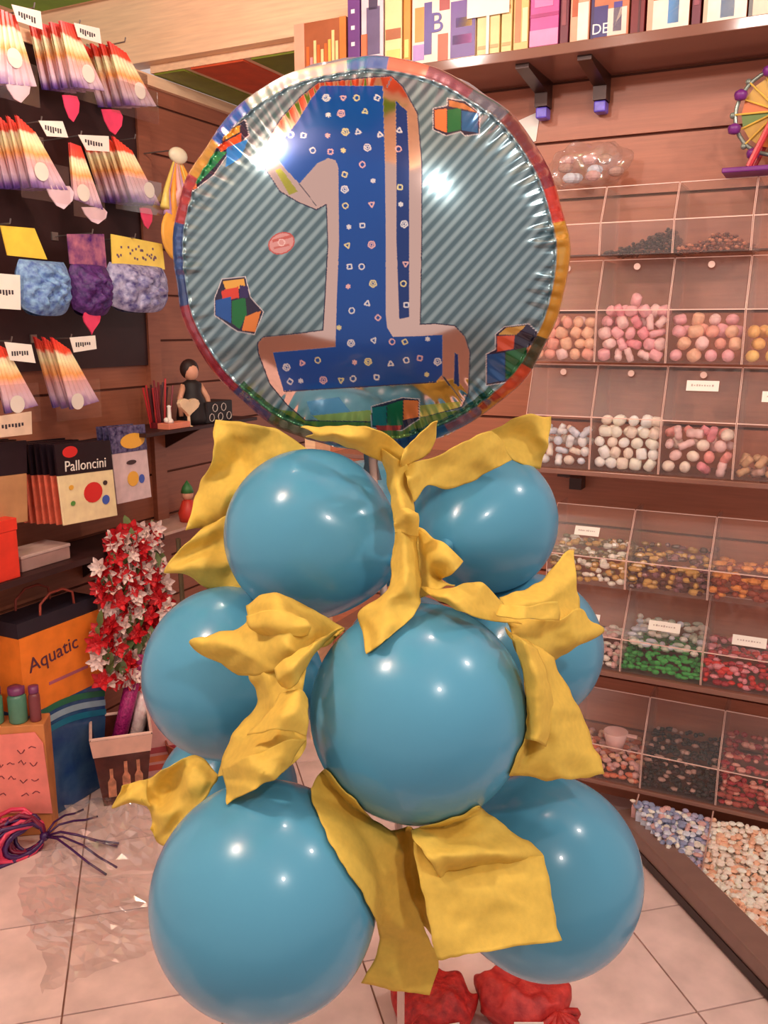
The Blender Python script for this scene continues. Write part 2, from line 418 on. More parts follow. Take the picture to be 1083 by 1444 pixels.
def fill_stuff(x0, x1, z0, h, size, mats, label, top, y0=0.006, y1=0.185, deform=0.0):
    """small loose sweets, too many to count: one heap"""
    mb = MB(); idx = []
    nx = max(2, int((x1 - x0 - 0.01) / size)); ny = max(2, int((y1 - y0) / size)); n0 = 0
    for i in range(nx):
        for j in range(ny):
            hh = h * top((i + 0.5) / nx, j / ny); nz = max(0, int(round(hh / (size * 0.8))))
            for k in range(nz):
                if j > 0 and k < nz - 1 and 0 < i < nx - 1: continue
                c = (x0 + 0.005 + (x1 - x0 - 0.01) * (i + 0.5) / nx + rnd.uniform(-.42, .42) * size, y0 + size * 0.5 + (y1 - y0 - size) * j / max(1, ny - 1), 0.004 + size * (0.5 + 0.8 * k) + rnd.uniform(-.3, .3) * size)
                a = size * rnd.uniform(0.38, 0.85); b = size * rnd.uniform(0.35, 0.6)
                n1 = len(mb.f); mb.ball(c, (a, b, size * rnd.uniform(0.3, 0.5)), 6, 4); q = rnd.randrange(len(mats))
                idx += [q] * (len(mb.f) - n1)
    me = mb.mesh('loose_sweets', mats[0], False)
    for m in mats[1:]: me.materials.append(m)
    me.polygons.foreach_set('material_index', idx)
    o = link('loose_sweets', me, None, FB.w(0, 0, z0 + 0.001), FB.ang)
    return tag(o, label, 'sweets', None, 'stuff')

def sw(n, c, r=0.45): return mat('sweet_' + n, c, r, var=0.15, scale=60)
PK = [sw('pink', (246, 176, 182)), sw('pink2', (250, 204, 200)), sw('rose', (242, 152, 162))]
OR = [sw('peach', (246, 190, 158)), sw('pink2', (0, 0, 0)), sw('salmon', (242, 168, 150))]
YE = [sw('honey', (246, 200, 120)), sw('amber', (242, 184, 110))]
CR = [sw('cream', (252, 242, 226)), sw('ivory', (254, 248, 240)), sw('shell', (250, 226, 210))]
WB = [sw('milk', (248, 244, 244)), sw('bluewhite', (222, 226, 238)), sw('shell', (0, 0, 0))]
RC = [sw('coral', (244, 158, 150)), sw('shell', (0, 0, 0)), sw('pink2', (0, 0, 0)), sw('rose', (0, 0, 0))]
XS = [-0.665, -0.48, -0.295, -0.11, 0.075]
ordn = ['leftmost', 'second', 'third', 'right-hand']
# row A, top
for i in range(4):
    make_bin(XS[i], XS[i + 1], 1.632, 1.814, ['empty clear acrylic bin of the top row beside the foil balloon', 'clear bin of the top row holding a sloping heap of black bits', 'clear bin of the top row holding a thin layer of copper bits', 'clear bin of the top row under the toy ferris wheel'][i], 'clear sweet bins on the back wall', lip=0.45, knob=False)
fill_stuff(XS[1] + 0.004, XS[2], 1.632, 0.062, 0.010, [sw('black', (60, 36, 34)), sw('brownblack', (86, 54, 46))], 'sloping heap of tiny blackish sweets in a top row bin', lambda u, v: max(0.1, u ** 1.2) * (1 - 0.3 * v))
fill_stuff(XS[2] + 0.004, XS[3], 1.632, 0.034, 0.010, [sw('copper', (150, 84, 62)), sw('copper2', (190, 122, 92)), sw('brown', (112, 62, 50))], 'thin layer of copper brown sweets in a top row bin', lambda u, v: 0.35 + 0.9 * math.exp(-((u - 0.6) / 0.25) ** 2))
# row B and C: soft sweets, one by one
labB = ['clear bin of peach sweets in the second row beside the foil balloon', 'clear bin of heaped pink sweets in the second row', 'clear bin of pink and salmon sweets in the second row', 'clear bin of honey yellow sweets at the right edge of the photo']
labC = ['clear bin of white and bluish sweets in the third row', 'clear bin of cream white sweets in the third row', 'clear bin of coral and cream sweets with a white name card', 'clear bin of sweet sticks at the right end of the third row']
for i in range(4):
    make_bin(XS[i], XS[i + 1], 1.356, 1.628, labB[i], 'clear sweet bins on the back wall', knob=True)
    make_bin(XS[i], XS[i + 1], 1.064, 1.352, labC[i], 'clear sweet bins on the back wall', knob=True, tag_at=(0.0, 0.66) if i == 2 else ((0.0, 0.5) if i == 3 else None), tw=0.08)
fill_individuals(XS[0], XS[1], 1.356, 0.12, 0.033, ['ball', 'barrel'], OR, 'soft peach sweet in the second row bin beside the foil balloon', 'peach sweets in the leftmost bin of the second row', lambda u, v: 1.0)
fill_individuals(XS[1], XS[2], 1.356, 0.17, 0.033, ['barrel', 'twist'], PK, 'pink marshmallow in the heaped bin of the second row', 'pink marshmallows in the second row', lambda u, v: 0.8 + 0.35 * math.exp(-((u - 0.5) / 0.3) ** 2) * (0.5 + v))
fill_individuals(XS[2], XS[3], 1.356, 0.14, 0.035, ['ball', 'barrel'], OR + PK[:1], 'pink and salmon swirl sweet in the third bin of the second row', 'swirl sweets in the second row', lambda u, v: 0.85 + 0.25 * v)
fill_individuals(XS[3], XS[4], 1.356, 0.13, 0.035, ['ball'], YE, 'honey yellow sweet in the right-hand bin of the second row', 'yellow sweets in the second row', lambda u, v: 0.7)
fill_individuals(XS[0], XS[1], 1.064, 0.13, 0.031, ['ball', 'twist'], WB, 'white or bluish sweet in the leftmost bin of the third row', 'white sweets in the third row', lambda u, v: 0.9)
fill_individuals(XS[1], XS[2], 1.064, 0.16, 0.033, ['barrel', 'ball'], CR, 'cream white marshmallow in the second bin of the third row', 'cream marshmallows in the third row', lambda u, v: 0.88 + 0.1 * v)
fill_individuals(XS[2], XS[3], 1.064, 0.15, 0.035, ['ball', 'twist'], RC, 'coral or cream sweet in the bin with the white name card', 'coral sweets in the third row', lambda u, v: 0.82 + 0.3 * v)
fill_individuals(XS[3], XS[4], 1.064, 0.07, 0.031, ['twist'], [sw('greypink', (196, 154, 140)), sw('tan', (206, 160, 120))], 'grey pink sweet stick in the right-hand bin of the third row', 'sweet sticks in the third row', lambda u, v: 0.9)
# rows D and E
XD = [-0.59, -0.365, -0.148, 0.075]
labD = ['clear bin of gold and white wrapped sweets below the gap', 'clear bin of dark brown and gold sweets in the middle of the fourth row', 'clear bin of orange brown sweets at the right of the fourth row']
labE = ['clear bin half hidden behind the yellow tissue in the fifth row', 'clear bin of green and white wrapped sweets with a name card', 'clear bin of bright red sweets with a name card']
for i in range(3):
    make_bin(XD[i], XD[i + 1], 0.735, 0.950, labD[i], 'clear sweet bins on the back wall', lip=0.38, back=0.09, knob=False, tag_at=(-0.01, 0.5) if i == 0 else None, tw=0.07)
    make_bin(XD[i], XD[i + 1], 0.494, 0.731, labE[i], 'clear sweet bins on the back wall', lip=0.4, back=0.09, knob=False, tag_at=(0.0, 0.34 if i == 1 else 0.3), tw=0.085)
flat = lambda u, v: 0.75 + 0.45 * v
fill_stuff(XD[0], XD[1], 0.735, 0.085, 0.019, [sw('gold', (206, 158, 84), 0.25), sw('foilwhite', (246, 234, 220), 0.25), sw('olive', (126, 104, 62), 0.3)], 'gold and white wrapped sweets in the left bin of the fourth row', flat)
fill_stuff(XD[1], XD[2], 0.735, 0.080, 0.020, [sw('choc', (88, 46, 36), 0.3), sw('mauve', (140, 92, 98), 0.3), sw('gold', (0, 0, 0))], 'dark chocolate and gold sweets in the middle bin of the fourth row', flat)
fill_stuff(XD[2], XD[3], 0.735, 0.066, 0.022, [sw('orange', (236, 150, 72), 0.3), sw('rust', (158, 70, 44), 0.3)], 'orange brown sweets in the right bin of the fourth row', flat)
fill_stuff(XD[0], XD[1], 0.494, 0.060, 0.020, [sw('foilwhite', (0, 0, 0)), sw('rosewhite', (226, 176, 170))], 'pale pink sweets in the bin behind the yellow tissue', flat)
fill_stuff(XD[1], XD[2], 0.494, 0.060, 0.016, [sw('green', (70, 178, 84), 0.25), sw('green2', (34, 138, 58), 0.25), sw('green', (0, 0, 0))], 'bright green sweets in the fifth row bin', lambda u, v: 0.9 + 0.3 * v)
o = fill_stuff(XD[1] + 0.004, XD[2] - 0.004, 0.494 + 0.062, 0.035, 0.020, [sw('foilwhite', (0, 0, 0)), sw('palegreen', (196, 206, 186), 0.25), sw('bluewhite', (0, 0, 0))], 'pale wrapped sweets lying on top of the green sweets', lambda u, v: 0.4 + 1.2 * v, y0=0.03)
fill_stuff(XD[2], XD[3], 0.494, 0.075, 0.018, [sw('red', (222, 56, 48), 0.25), sw('crimson', (176, 40, 52), 0.25), sw('rose', (0, 0, 0))], 'bright red sweets in the fifth row bin', flat)
# row F
XF = [-0.50, -0.29, -0.085, 0.12]
labF = ['clear bin of peach sweets with a pink scoop cup inside', 'clear bin of blackish sweets in the lowest upright row', 'clear bin of dull red sweets in the lowest upright row']
for i in range(3):
    make_bin(XF[i], XF[i + 1], 0.152, 0.405, labF[i], 'clear sweet bins on the back wall', lip=0.42, back=0.08, knob=False)
fill_stuff(XF[0], XF[1], 0.152, 0.08, 0.020, [sw('orangepeach', (232, 130, 96), 0.3), sw('peach', (0, 0, 0)), sw('rosewhite', (0, 0, 0))], 'orange and peach sweets under the pink scoop cup', lambda u, v: 0.8)
fill_stuff(XF[1], XF[2], 0.152, 0.095, 0.016, [sw('blackgreen', (44, 42, 36), 0.3), sw('black', (0, 0, 0)), sw('blackgreen', (0, 0, 0)), sw('black', (0, 0, 0)), sw('blackgreen', (0, 0, 0)), sw('greypink', (0, 0, 0))], 'blackish green sweets in the lowest upright row', flat)
fill_stuff(XF[2], XF[3], 0.152, 0.12, 0.018, [sw('dullred', (190, 84, 72)), sw('salmon', (0, 0, 0)), sw('crimson', (0, 0, 0))], 'dull red and salmon sweets in the lowest upright row', flat)
# scoop cup in the first bin of row F
cx, cz = FB.hit(868, 1040, 0.06)
cp = thing('scoop_cup', 'pale pink plastic scoop cup lying on peach sweets', 'cup', FB.w(cx, 0.06, cz - 0.035), FB.ang)
MB().lathe([(0.022, 0.0), (0.036, 0.055), (0.034, 0.055), (0.020, 0.003)], 18).build('bowl', mat('pink_plastic', (238, 190, 182), 0.3), cp, True)
MB().box(0.034, 0.062, -0.006, 0.006, 0.046, 0.052).build('handle', MATS['pink_plastic'], cp)

# ------------------------------------------------------------------ sloping trays between the kerb and the bins
def tray(x0, x1, mats, size, label, clabel):
    """tray floor runs out from the wall to the slanting kerb"""
    d0 = max(0.0, x0 + 0.335); d1 = x1 + 0.335
    zs = lambda d: 0.150 - 0.44 * d
    r = thing('sweet_tray', label, 'tray', FB.w(0, 0, 0), FB.ang, 'sloping sweet trays by the kerb')
    for x, d in ((x0, d0), (x1, d1)):
        if d > 0.02:
            MB().xprism([(-0.008, 0.002), (-0.008, zs(0) - 0.015), (-d, max(0.06, zs(d)) - 0.008), (-d, 0.002)], x - 0.0015, x + 0.0015).build('side_panel', M_ACR, r)
            MB().tube([(x, -0.008, zs(0) - 0.013), (x, -d, max(0.06, zs(d)) - 0.006)], 0.0022, 5).build('panel_edge', M_EDGE, r)
    MB().slab([(x0 + 0.002, -0.008), (x1 - 0.002, -0.008), (x1 - 0.002, -d1), (x0 + 0.002, -d0 - 0.002)], 0.001, 0.005).build('tray_floor', M_EDGE, r)
    mb = MB(); idx = []
    nx = int((x1 - x0) / size)
    for i in range(nx):
        x = x0 + (x1 - x0) * (i + 0.5) / nx; dm = x + 0.335 - 0.01
        n = int(dm / (size * 0.85))
        for j in range(n):
            y = -(0.012 + size * 0.5 + (dm - 0.012 - size * .5) * j / max(1, n)); zt = max(0.055, zs(-y) - 0.022)
            for q in range(2):
                n1 = len(mb.f); mb.ball((x + rnd.uniform(-.4, .4) * size, y + rnd.uniform(-.3, .3) * size, zt - q * size * .7 + rnd.uniform(-.35, .35) * size), (size * rnd.uniform(.4, .9), size * rnd.uniform(.4, .9), size * rnd.uniform(.3, .5)), 6, 4)
                idx += [rnd.randrange(len(mats))] * (len(mb.f) - n1)
            if j == 0 or True:
                n1 = len(mb.f); mb.box(x - size * .5, x + size * .5, y - size * .45, y + size * .45, 0.006, zt - size); idx += [0] * (len(mb.f) - n1)
    me = mb.mesh('loose_sweets', mats[0])
    for m in mats[1:]: me.materials.append(m)
    me.polygons.foreach_set('material_index', idx)
    tag(link('loose_sweets', me, None, FB.w(0, 0, 0), FB.ang), clabel, 'sweets', None, 'stuff')
tray(-0.325, -0.29, [sw('rosewhite', (0, 0, 0)), sw('shell', (0, 0, 0))], 0.012, 'tiny corner tray of pink white sweets where kerb meets bins', 'pink white sweets in the tiny corner tray')
tray(-0.29, -0.088, [sw('bluewhite', (0, 0, 0)), sw('lilac', (178, 170, 196), 0.3), sw('foilwhite', (0, 0, 0)), sw('rosewhite', (0, 0, 0)), sw('steel', (150, 156, 186), 0.3)], 0.016, 'tray of bluish white sweets behind the dark kerb', 'bluish white wrapped sweets behind the dark kerb')
tray(-0.088, 0.16, [sw('shell', (0, 0, 0)), sw('cream', (0, 0, 0)), sw('peach', (0, 0, 0))], 0.016, 'tray of pale peach sweets at the lower right edge', 'pale peach sweets behind the dark kerb')

# ------------------------------------------------------------------ party boxes and books on the high shelf
def pbox(xa, xb, col, ztop, label, panels=(), name='party_box', yo=0.0, letters=None, depth=0.15):
    x0, _ = FB.hit(xa, 90, -0.035 + yo); x1, _ = FB.hit(xb, 90, -0.035 + yo)
    w = x1 - x0 - 0.003; z0 = 2.1485
    r = thing(name, label, 'box', FB.w((x0 + x1) / 2, -0.035 + yo, z0), FB.ang, 'boxes on the high shelf')
    MB().box(-w / 2, w / 2, 0, depth, 0, ztop).build('carton', mat('carton_%d_%d_%d' % col, col, 0.4), r, bevel=0.0015)
    for (u0, u1, v0, v1, c) in panels:
        MB().box((u0 - 0.5) * w, (u1 - 0.5) * w, -0.0012, 0.0, v0 * ztop, v1 * ztop).build('printed_patch', mat('patch_%d_%d_%d' % c, c, 0.4), r)
    if letters:
        txt, u, v, sz, c = letters
        lettering(txt, sz, mat('patch_%d_%d_%d' % c, c, 0.4), r, (u - 0.5) * w, -0.0018, v * ztop)
    return r
fl_p = []
for k in range(9):
    u = 0.24 + 0.07 * k; c = rnd.choice(((240, 190, 90), (226, 110, 50), (232, 150, 150), (250, 214, 150)))
    v0 = rnd.uniform(0.02, 0.3); fl_p.append((u, u + 0.05, v0, v0 + rnd.uniform(0.3, 0.6), c))
pbox(415, 489, (168, 92, 56), 0.155, 'brown carton with flame-like orange print, leftmost on the high shelf', [(0.0, 0.2, 0, 1, (228, 168, 140)), (0.88, 1.0, 0, 1, (224, 128, 58))] + fl_p)
pbox(490, 508, (112, 62, 132), 0.21, 'narrow purple box with white dots on the high shelf', [(0.3, 0.6, 0.15 + 0.2 * k, 0.2 + 0.2 * k, (246, 230, 236)) for k in range(4)])
pbox(509, 541, (226, 206, 214), 0.22, 'pale box with a violet figure print beside the purple box', [(0.25, 0.85, 0.2, 0.75, (108, 92, 128)), (0.0, 0.3, 0.2, 0.45, (226, 120, 80)), (0.35, 0.75, 0.72, 0.85, (80, 66, 92))])
pbox(542, 567, (246, 220, 160), 0.22, 'cream box with a brown band on the high shelf', [(0.05, 0.95, 0.34, 0.46, (182, 104, 66)), (0.1, 0.9, 0.05, 0.22, (236, 210, 120))])
pbox(568, 579, (236, 148, 56), 0.23, 'thin orange box on the high shelf', [(0.2, 0.8, 0.1, 0.3, (250, 214, 120))])
pbox(580, 670, (246, 224, 206), 0.23, 'wide white and purple box with orange print on the high shelf', [(0.05, 0.2, 0.25, 0.62, (238, 150, 70)), (0.2, 0.32, 0.1, 0.66, (96, 70, 146)), (0.02, 0.2, 0.05, 0.22, (186, 142, 206)), (0.42, 0.58, 0.0, 0.3, (222, 84, 40)), (0.44, 0.60, 0.55, 0.95, (170, 62, 60)), (0.62, 1.0, 0.02, 0.62, (104, 60, 140)), (0.7, 0.95, 0.34, 0.44, (244, 190, 70)), (0.65, 0.95, 0.16, 0.26, (206, 92, 180))], letters=('B', 0.4, 0.42, 0.07, (92, 66, 150)))
for k in range(3):
    pbox(671 + 17 * k, 687 + 17 * k, (240, 206, 140), 0.20 + 0.004 * k, ['cream booklet box just right of the white and purple box', 'cream booklet box in the middle of three under the white card', 'cream booklet box on the right of three under the white card'][k], [(0.1, 0.9, 0.08, 0.12, (206, 158, 96)), (0.1, 0.9, 0.5, 0.54, (206, 158, 96))])
cx0, cz0 = FB.hit(688, 8, -0.042)
wc = thing('price_card', 'white card propped against the cream booklet boxes', 'card', FB.w(cx0, -0.0415, 2.150), FB.ang)
MB().box(-0.058, 0.058, 0, 0.002, 0.092, 0.155).build('sheet', M_WHITE, wc); MB().box(-0.004, 0.004, 0.001, 0.0025, 0.0, 0.1).build('stick', M_WHITE, wc)
pbox(722, 744, (240, 194, 120), 0.20, 'yellowish box beside the magenta box', [(0.1, 0.5, 0.1, 0.8, (222, 128, 80)), (0.6, 0.95, 0.1, 0.5, (248, 226, 180))])
pbox(745, 786, (214, 84, 156), 0.21, 'magenta box with pink bands on the high shelf', [(0, 1, 0.02, 0.2, (236, 150, 196)), (0, 1, 0.34, 0.38, (178, 52, 120)), (0.15, 0.8, 0.45, 0.6, (232, 130, 186))])
pbox(787, 800, (112, 38, 56), 0.22, 'narrow wine red box on the high shelf', [(0.2, 0.7, 0.2, 0.6, (150, 70, 80))])
pbox(801, 829, (236, 170, 138), 0.20, 'salmon box with a white flash on the high shelf', [(0.4, 0.95, 0.02, 0.45, (248, 236, 222)), (0.1, 0.4, 0.3, 0.9, (196, 96, 60))])
pbox(830, 884, (206, 122, 86), 0.22, 'copper box with white letters on a dark blue band', [(0.0, 0.08, 0, 1, (64, 46, 96)), (0.08, 0.45, 0.02, 0.34, (70, 58, 120)), (0.45, 0.95, 0.02, 0.3, (238, 216, 200)), (0.6, 0.82, 0.06, 0.36, (84, 66, 150))], letters=('DE', 0.26, 0.10, 0.034, (250, 244, 238)))
pbox(885, 906, (122, 34, 40), 0.23, 'dark red box with a brown spine on the high shelf', [(0.55, 0.7, 0, 1, (84, 24, 30))])
pbox(908, 968, (226, 110, 66), 0.21, 'orange box with white foot and blue print on the high shelf', [(0.0, 0.14, 0, 1, (244, 178, 150)), (0.14, 1.0, 0.0, 0.32, (250, 234, 216)), (0.5, 0.76, 0.06, 0.36, (96, 150, 206))])
pbox(970, 984, (110, 38, 58), 0.22, 'thin plum box between the two orange boxes', [(0.2, 0.8, 0.2, 0.5, (150, 70, 86))])
pbox(986, 1048, (228, 120, 70), 0.21, 'orange and white box with blue print near the right edge', [(0.0, 0.1, 0, 1, (244, 190, 164)), (0.1, 1.0, 0.0, 0.42, (250, 236, 218)), (0.4, 0.72, 0.04, 0.5, (92, 146, 204))])
pbox(1049, 1096, (236, 214, 190), 0.22, 'cream box with a grey spine cut by the right edge', [(0.0, 0.12, 0, 1, (120, 118, 116)), (0.3, 0.9, 0.3, 0.8, (226, 130, 90))])

# white card on the wall, wrapped bag and toy wheel on top of the bins
s, z = FB.hit(742, 182, 0.197)
cd = MB().prism([(-0.045, -0.05), (0.03, -0.035), (0.04, 0.045), (-0.04, 0.02)], -0.0015, 0.0).build('wall_card', M_WHITE, None, loc=FB.w(s, 0.1985, z), rotz=FB.ang)
tag(cd, 'bright white card stuck on the wall beside the foil balloon', 'card')
s0, _ = FB.hit(772, 255, 0.10); s1, _ = FB.hit(880, 255, 0.10)
bg = thing('wrapped_bag', 'clear bag of pale wrapped pieces lying on top of the bins', 'bag', FB.w((s0 + s1) / 2, 0.10, 1.8185), FB.ang)
def pouch(wx, wy, wz, n=14, seed=0, crumple=0.012, m=None, name='wrap', parent=None, pinch=0.0):
    mb = MB(); P = []
    for i in range(n + 1):
        v = -math.pi / 2 + math.pi * i / n; row = []
        for j in range(2 * n + 1):
            u = 2 * math.pi * j / (2 * n)
            c = math.copysign(abs(math.cos(v)) ** 0.6, math.cos(v)); x = wx * c * math.copysign(abs(math.cos(u)) ** 0.7, math.cos(u)); y = wy * c * math.copysign(abs(math.sin(u)) ** 0.7, math.sin(u)); zz = wz * math.copysign(abs(math.sin(v)) ** 0.75, math.sin(v))
            d = noise.noise(Vector((x * 22 + seed, y * 22, zz * 22))) * crumple
            row.append((x * (1 + d / max(wx, 1e-3)), y + d, zz + wz + (d if zz > -wz * .8 else 0)))
        P.append(row)
    mb.grid(P); return mb.build(name, m or M_FILM, parent, True)
pouch((s1 - s0) / 2, 0.055, 0.056, seed=3, parent=bg, crumple=0.03, n=20)
for k in range(9):
    MB().ball((rnd.uniform(-0.08, 0.08), rnd.uniform(-0.02, 0.02), 0.028 + 0.05 * rnd.random()), (0.022, 0.016, 0.014), 8, 6).build('wrapped_piece', sw(('rosewhite', 'bluewhite', 'greypink')[k % 3], (0, 0, 0)), bg)
# toy ferris wheel
cx, cz = FB.hit(1098, 155, 0.04)
fw = thing('toy_ferris_wheel', 'toy ferris wheel in green, orange and purple standing on the bins', 'toy', FB.w(cx, 0.04, 1.818), FB.ang)
hz = cz - 1.818; RW = 0.098
MB().box(-0.115, 0.115, -0.035, 0.07, 0.0, 0.012).build('base', mat('toy_purple', (120, 44, 128), 0.35), fw, bevel=0.003)
for yy_ in (-0.022, 0.05):
    for sx in (-1, 1):
        MB().tube([(sx * 0.055, yy_, 0.012), (0.0, yy_, hz)], 0.008, 8).build('support_leg', mat('toy_red', (206, 52, 62), 0.35), fw)
wh = MB().tube([(RW * math.cos(q / 36 * 2 * math.pi), RW * math.sin(q / 36 * 2 * math.pi), 0) for q in range(37)], 0.005, 8).build('wheel', mat('toy_silver', (150, 160, 150), 0.25, metal=0.5), fw, True, loc=(0, 0.014, hz)); wh.rotation_euler = (math.pi / 2, 0, 0)
cols = [(96, 122, 40), (196, 150, 40), (206, 106, 40), (150, 66, 40)]
for k in range(16):
    a0 = 2 * math.pi * k / 16; a1 = 2 * math.pi * (k + 0.9) / 16; r0, r1 = 0.02, RW - 0.014
    MB().slab([(r0 * math.cos(a0), r0 * math.sin(a0)), (r1 * math.cos(a0), r1 * math.sin(a0)), (r1 * math.cos(a1), r1 * math.sin(a1)), (r0 * math.cos(a1), r0 * math.sin(a1))], -0.002, 0.002).build('sector', mat('toy_sector_%d' % (k % 4), cols[(k // 2 + (k % 2)) % 4], 0.35), wh)
    MB().tube([(0.01 * math.cos(a0), 0.01 * math.sin(a0), 0.006), (RW * math.cos(a0), RW * math.sin(a0), 0.006)], 0.0022, 6).build('spoke', mat('toy_yellow', (232, 190, 84), 0.35), wh)
    if k % 2 == 0:
        MB().ball(((RW + 0.006) * math.cos(a0), (RW + 0.006) * math.sin(a0), 0), 0.008, 8, 6).build('bead', MATS['toy_silver'], wh)
for k in range(8):
    a = 2 * math.pi * (k + 0.35) / 8
    g = MB().lathe([(0.004, 0), (0.013, 0.003), (0.016, 0.014), (0.014, 0.02), (0.003, 0.026)], 10).build('gondola', MATS['toy_purple'], fw, True, loc=(0.1 * math.cos(a), -0.004, hz + 0.1 * math.sin(a) - 0.02))

# ------------------------------------------------------------------ left wall: hooks and hanging packs
def lq(pts, off): return [FL.hit(x, y, off) for x, y in pts]
M_HOOK = mat('hook_metal', (150, 140, 136), 0.3, metal=0.8)
def hook(px, py, off, label, card=None, text=True, cardcol=None):
    """wire hook standing out of the wall; px,py is its tip"""
    s, z = FL.hit(px, py, off)
    t = thing('display_hook', label, 'hook', FL.w(s, 0, z), FL.ang, 'display hooks on the left wall')
    MB().tube([(0, -0.013, 0), (0, off, 0.002), (0, off - 0.004, 0.014)], 0.0022, 6).build('wire', M_HOOK, t)
    MB().box(-0.012, 0.012, -0.016, -0.012, -0.012, 0.012).build('plate', M_HOOK, t)
    if card:
        q = lq(card, off - 0.006)
        c = MB().prism([(a - s, b - z) for a, b in q], off - 0.007, off - 0.0055).build('price_card', cardcol or M_WHITE, t)
        xs = [a - s for a, b in q]; zs = [b - z for a, b in q]
        mb = MB(); w = max(xs) - min(xs); zc = sum(zs) / 4
        for k in range(7):
            a = min(xs) + w * (0.2 + 0.085 * k); mb.box(a, a + w * 0.05, off - 0.0076, off - 0.007, zc - 0.012 * rnd.uniform(.3, 1), zc + 0.004)
        mb.build('lettering', M_INK, c)
    return t
FAN = ramp_mat('fan_print', [(0.0, (82, 52, 130)), (0.12, (150, 104, 176)), (0.3, (236, 190, 216)), (0.45, (240, 172, 160)), (0.58, (244, 176, 96)), (0.75, (250, 238, 176)), (0.80, (236, 74, 48)), (1.0, (214, 48, 44))], 2, 0.35, 0.0, 0.215)
FAN_STOPS = [(0.0, (90, 60, 140)), (0.07, (150, 110, 180)), (0.2, (246, 216, 232)), (0.36, (244, 190, 190)), (0.5, (246, 170, 96)), (0.66, (252, 240, 190)), (0.76, (250, 226, 190)), (0.80, (240, 84, 54)), (1.0, (222, 52, 46))]
M_PETALW = mat('petal_pale', (250, 214, 226), 0.4); M_PETALP = mat('petal_pink', (232, 66, 106), 0.4)
M_CLEARBAG = clear('pack_film', (0.99, 0.985, 0.98), 0.04, 0.1, 0.01)
def fan_pack(quad, off, n, gap, label, petal=None, disc=None, glabel=None):
    """stack of identical flat packs on one hook; quad is the front one: top-left, top-right, bottom-right, bottom-left"""
    q = lq(quad, off); zb = min(b for a, b in q); sx = q[3][0]
    pol = [(a - sx, b - zb) for a, b in q]
    hgt = max(z for _, z in pol)
    for k in range(n):
        y = off + gap * k
        lab = label if k == 0 else ('second', 'third', 'fourth', 'fifth')[k - 1] + ' rainbow fan pack from the front ' + glabel
        t = thing('rainbow_fan_pack', lab, 'fan', FL.w(sx - 0.002 * k, y, zb + 0.001 * k), FL.ang, 'rainbow fan packs on the left wall')
        top_l, top_r, bot_r, bot_l = pol
        # pleated fan body
        mb = MB(); P = []; m = 12
        for i in range(m + 1):
            u = i / m; dy = 0.0035 * (i % 2)
            P.append([(bot_l[0] + (bot_r[0] - bot_l[0]) * u, dy, bot_l[1] + (bot_r[1] - bot_l[1]) * u - 0.012 * math.sin(math.pi * u) * 0), (top_l[0] + (top_r[0] - top_l[0]) * u, dy, top_l[1] + (top_r[1] - top_l[1]) * u)])
        mb.grid(P)
        Pb = [[(a[0], a[1] + 0.006, a[2]) for a in r] for r in P]; mb.grid([r[::-1] for r in Pb])
        mb.build('fan_sheet', ramp_mat('fan_print_%.3f' % hgt, FAN_STOPS, 2, 0.35, 0.0, hgt), t)
        if k == 0 and disc:
            a, b = lq([disc], off)[0]
            MB().lathe([(0.0, 0), (0.024, 0), (0.024, 0.0015), (0.0, 0.0015)], 18).build('sticker', M_WHITE, t, loc=(a - sx, -0.001, b - zb)).rotation_euler = (math.pi / 2, 0, 0)
        if petal and k == 0:
            pq, pm = petal; pp = lq(pq, off + 0.004)
            MB().prism([(a - sx, b - zb) for a, b in pp], 0.003, 0.006).build('heart_tag', pm, t)
        if k == 0:
            xs = [p[0] for p in pol]
            MB().box(min(xs) - 0.004, max(xs) + 0.004, -0.003, -0.002, -0.03, hgt * 0.4).build('clear_wrap', M_CLEARBAG, t)
def heart(cx, cy, w, h):
    out = []
    for k in range(20):
        a = 2 * math.pi * k / 20
        x = 16 * math.sin(a) ** 3; y = 13 * math.cos(a) - 5 * math.cos(2 * a) - 2 * math.cos(3 * a) - math.cos(4 * a)
        out.append((cx + w * x / 34.0, cy - h * (y + 2.5) / 29.0))
    return out
def petal(cx, cy, w, h):
    return [(cx - w / 2, cy - h / 2), (cx - w * .1, cy - h * .5), (cx + w * .35, cy - h * .45), (cx + w * .5, cy - h * .2), (cx + w * .45, cy + h * .15), (cx + w * .15, cy + h * .5), (cx - w * .1, cy + h * .35), (cx - w * .35, cy - h * .05)]
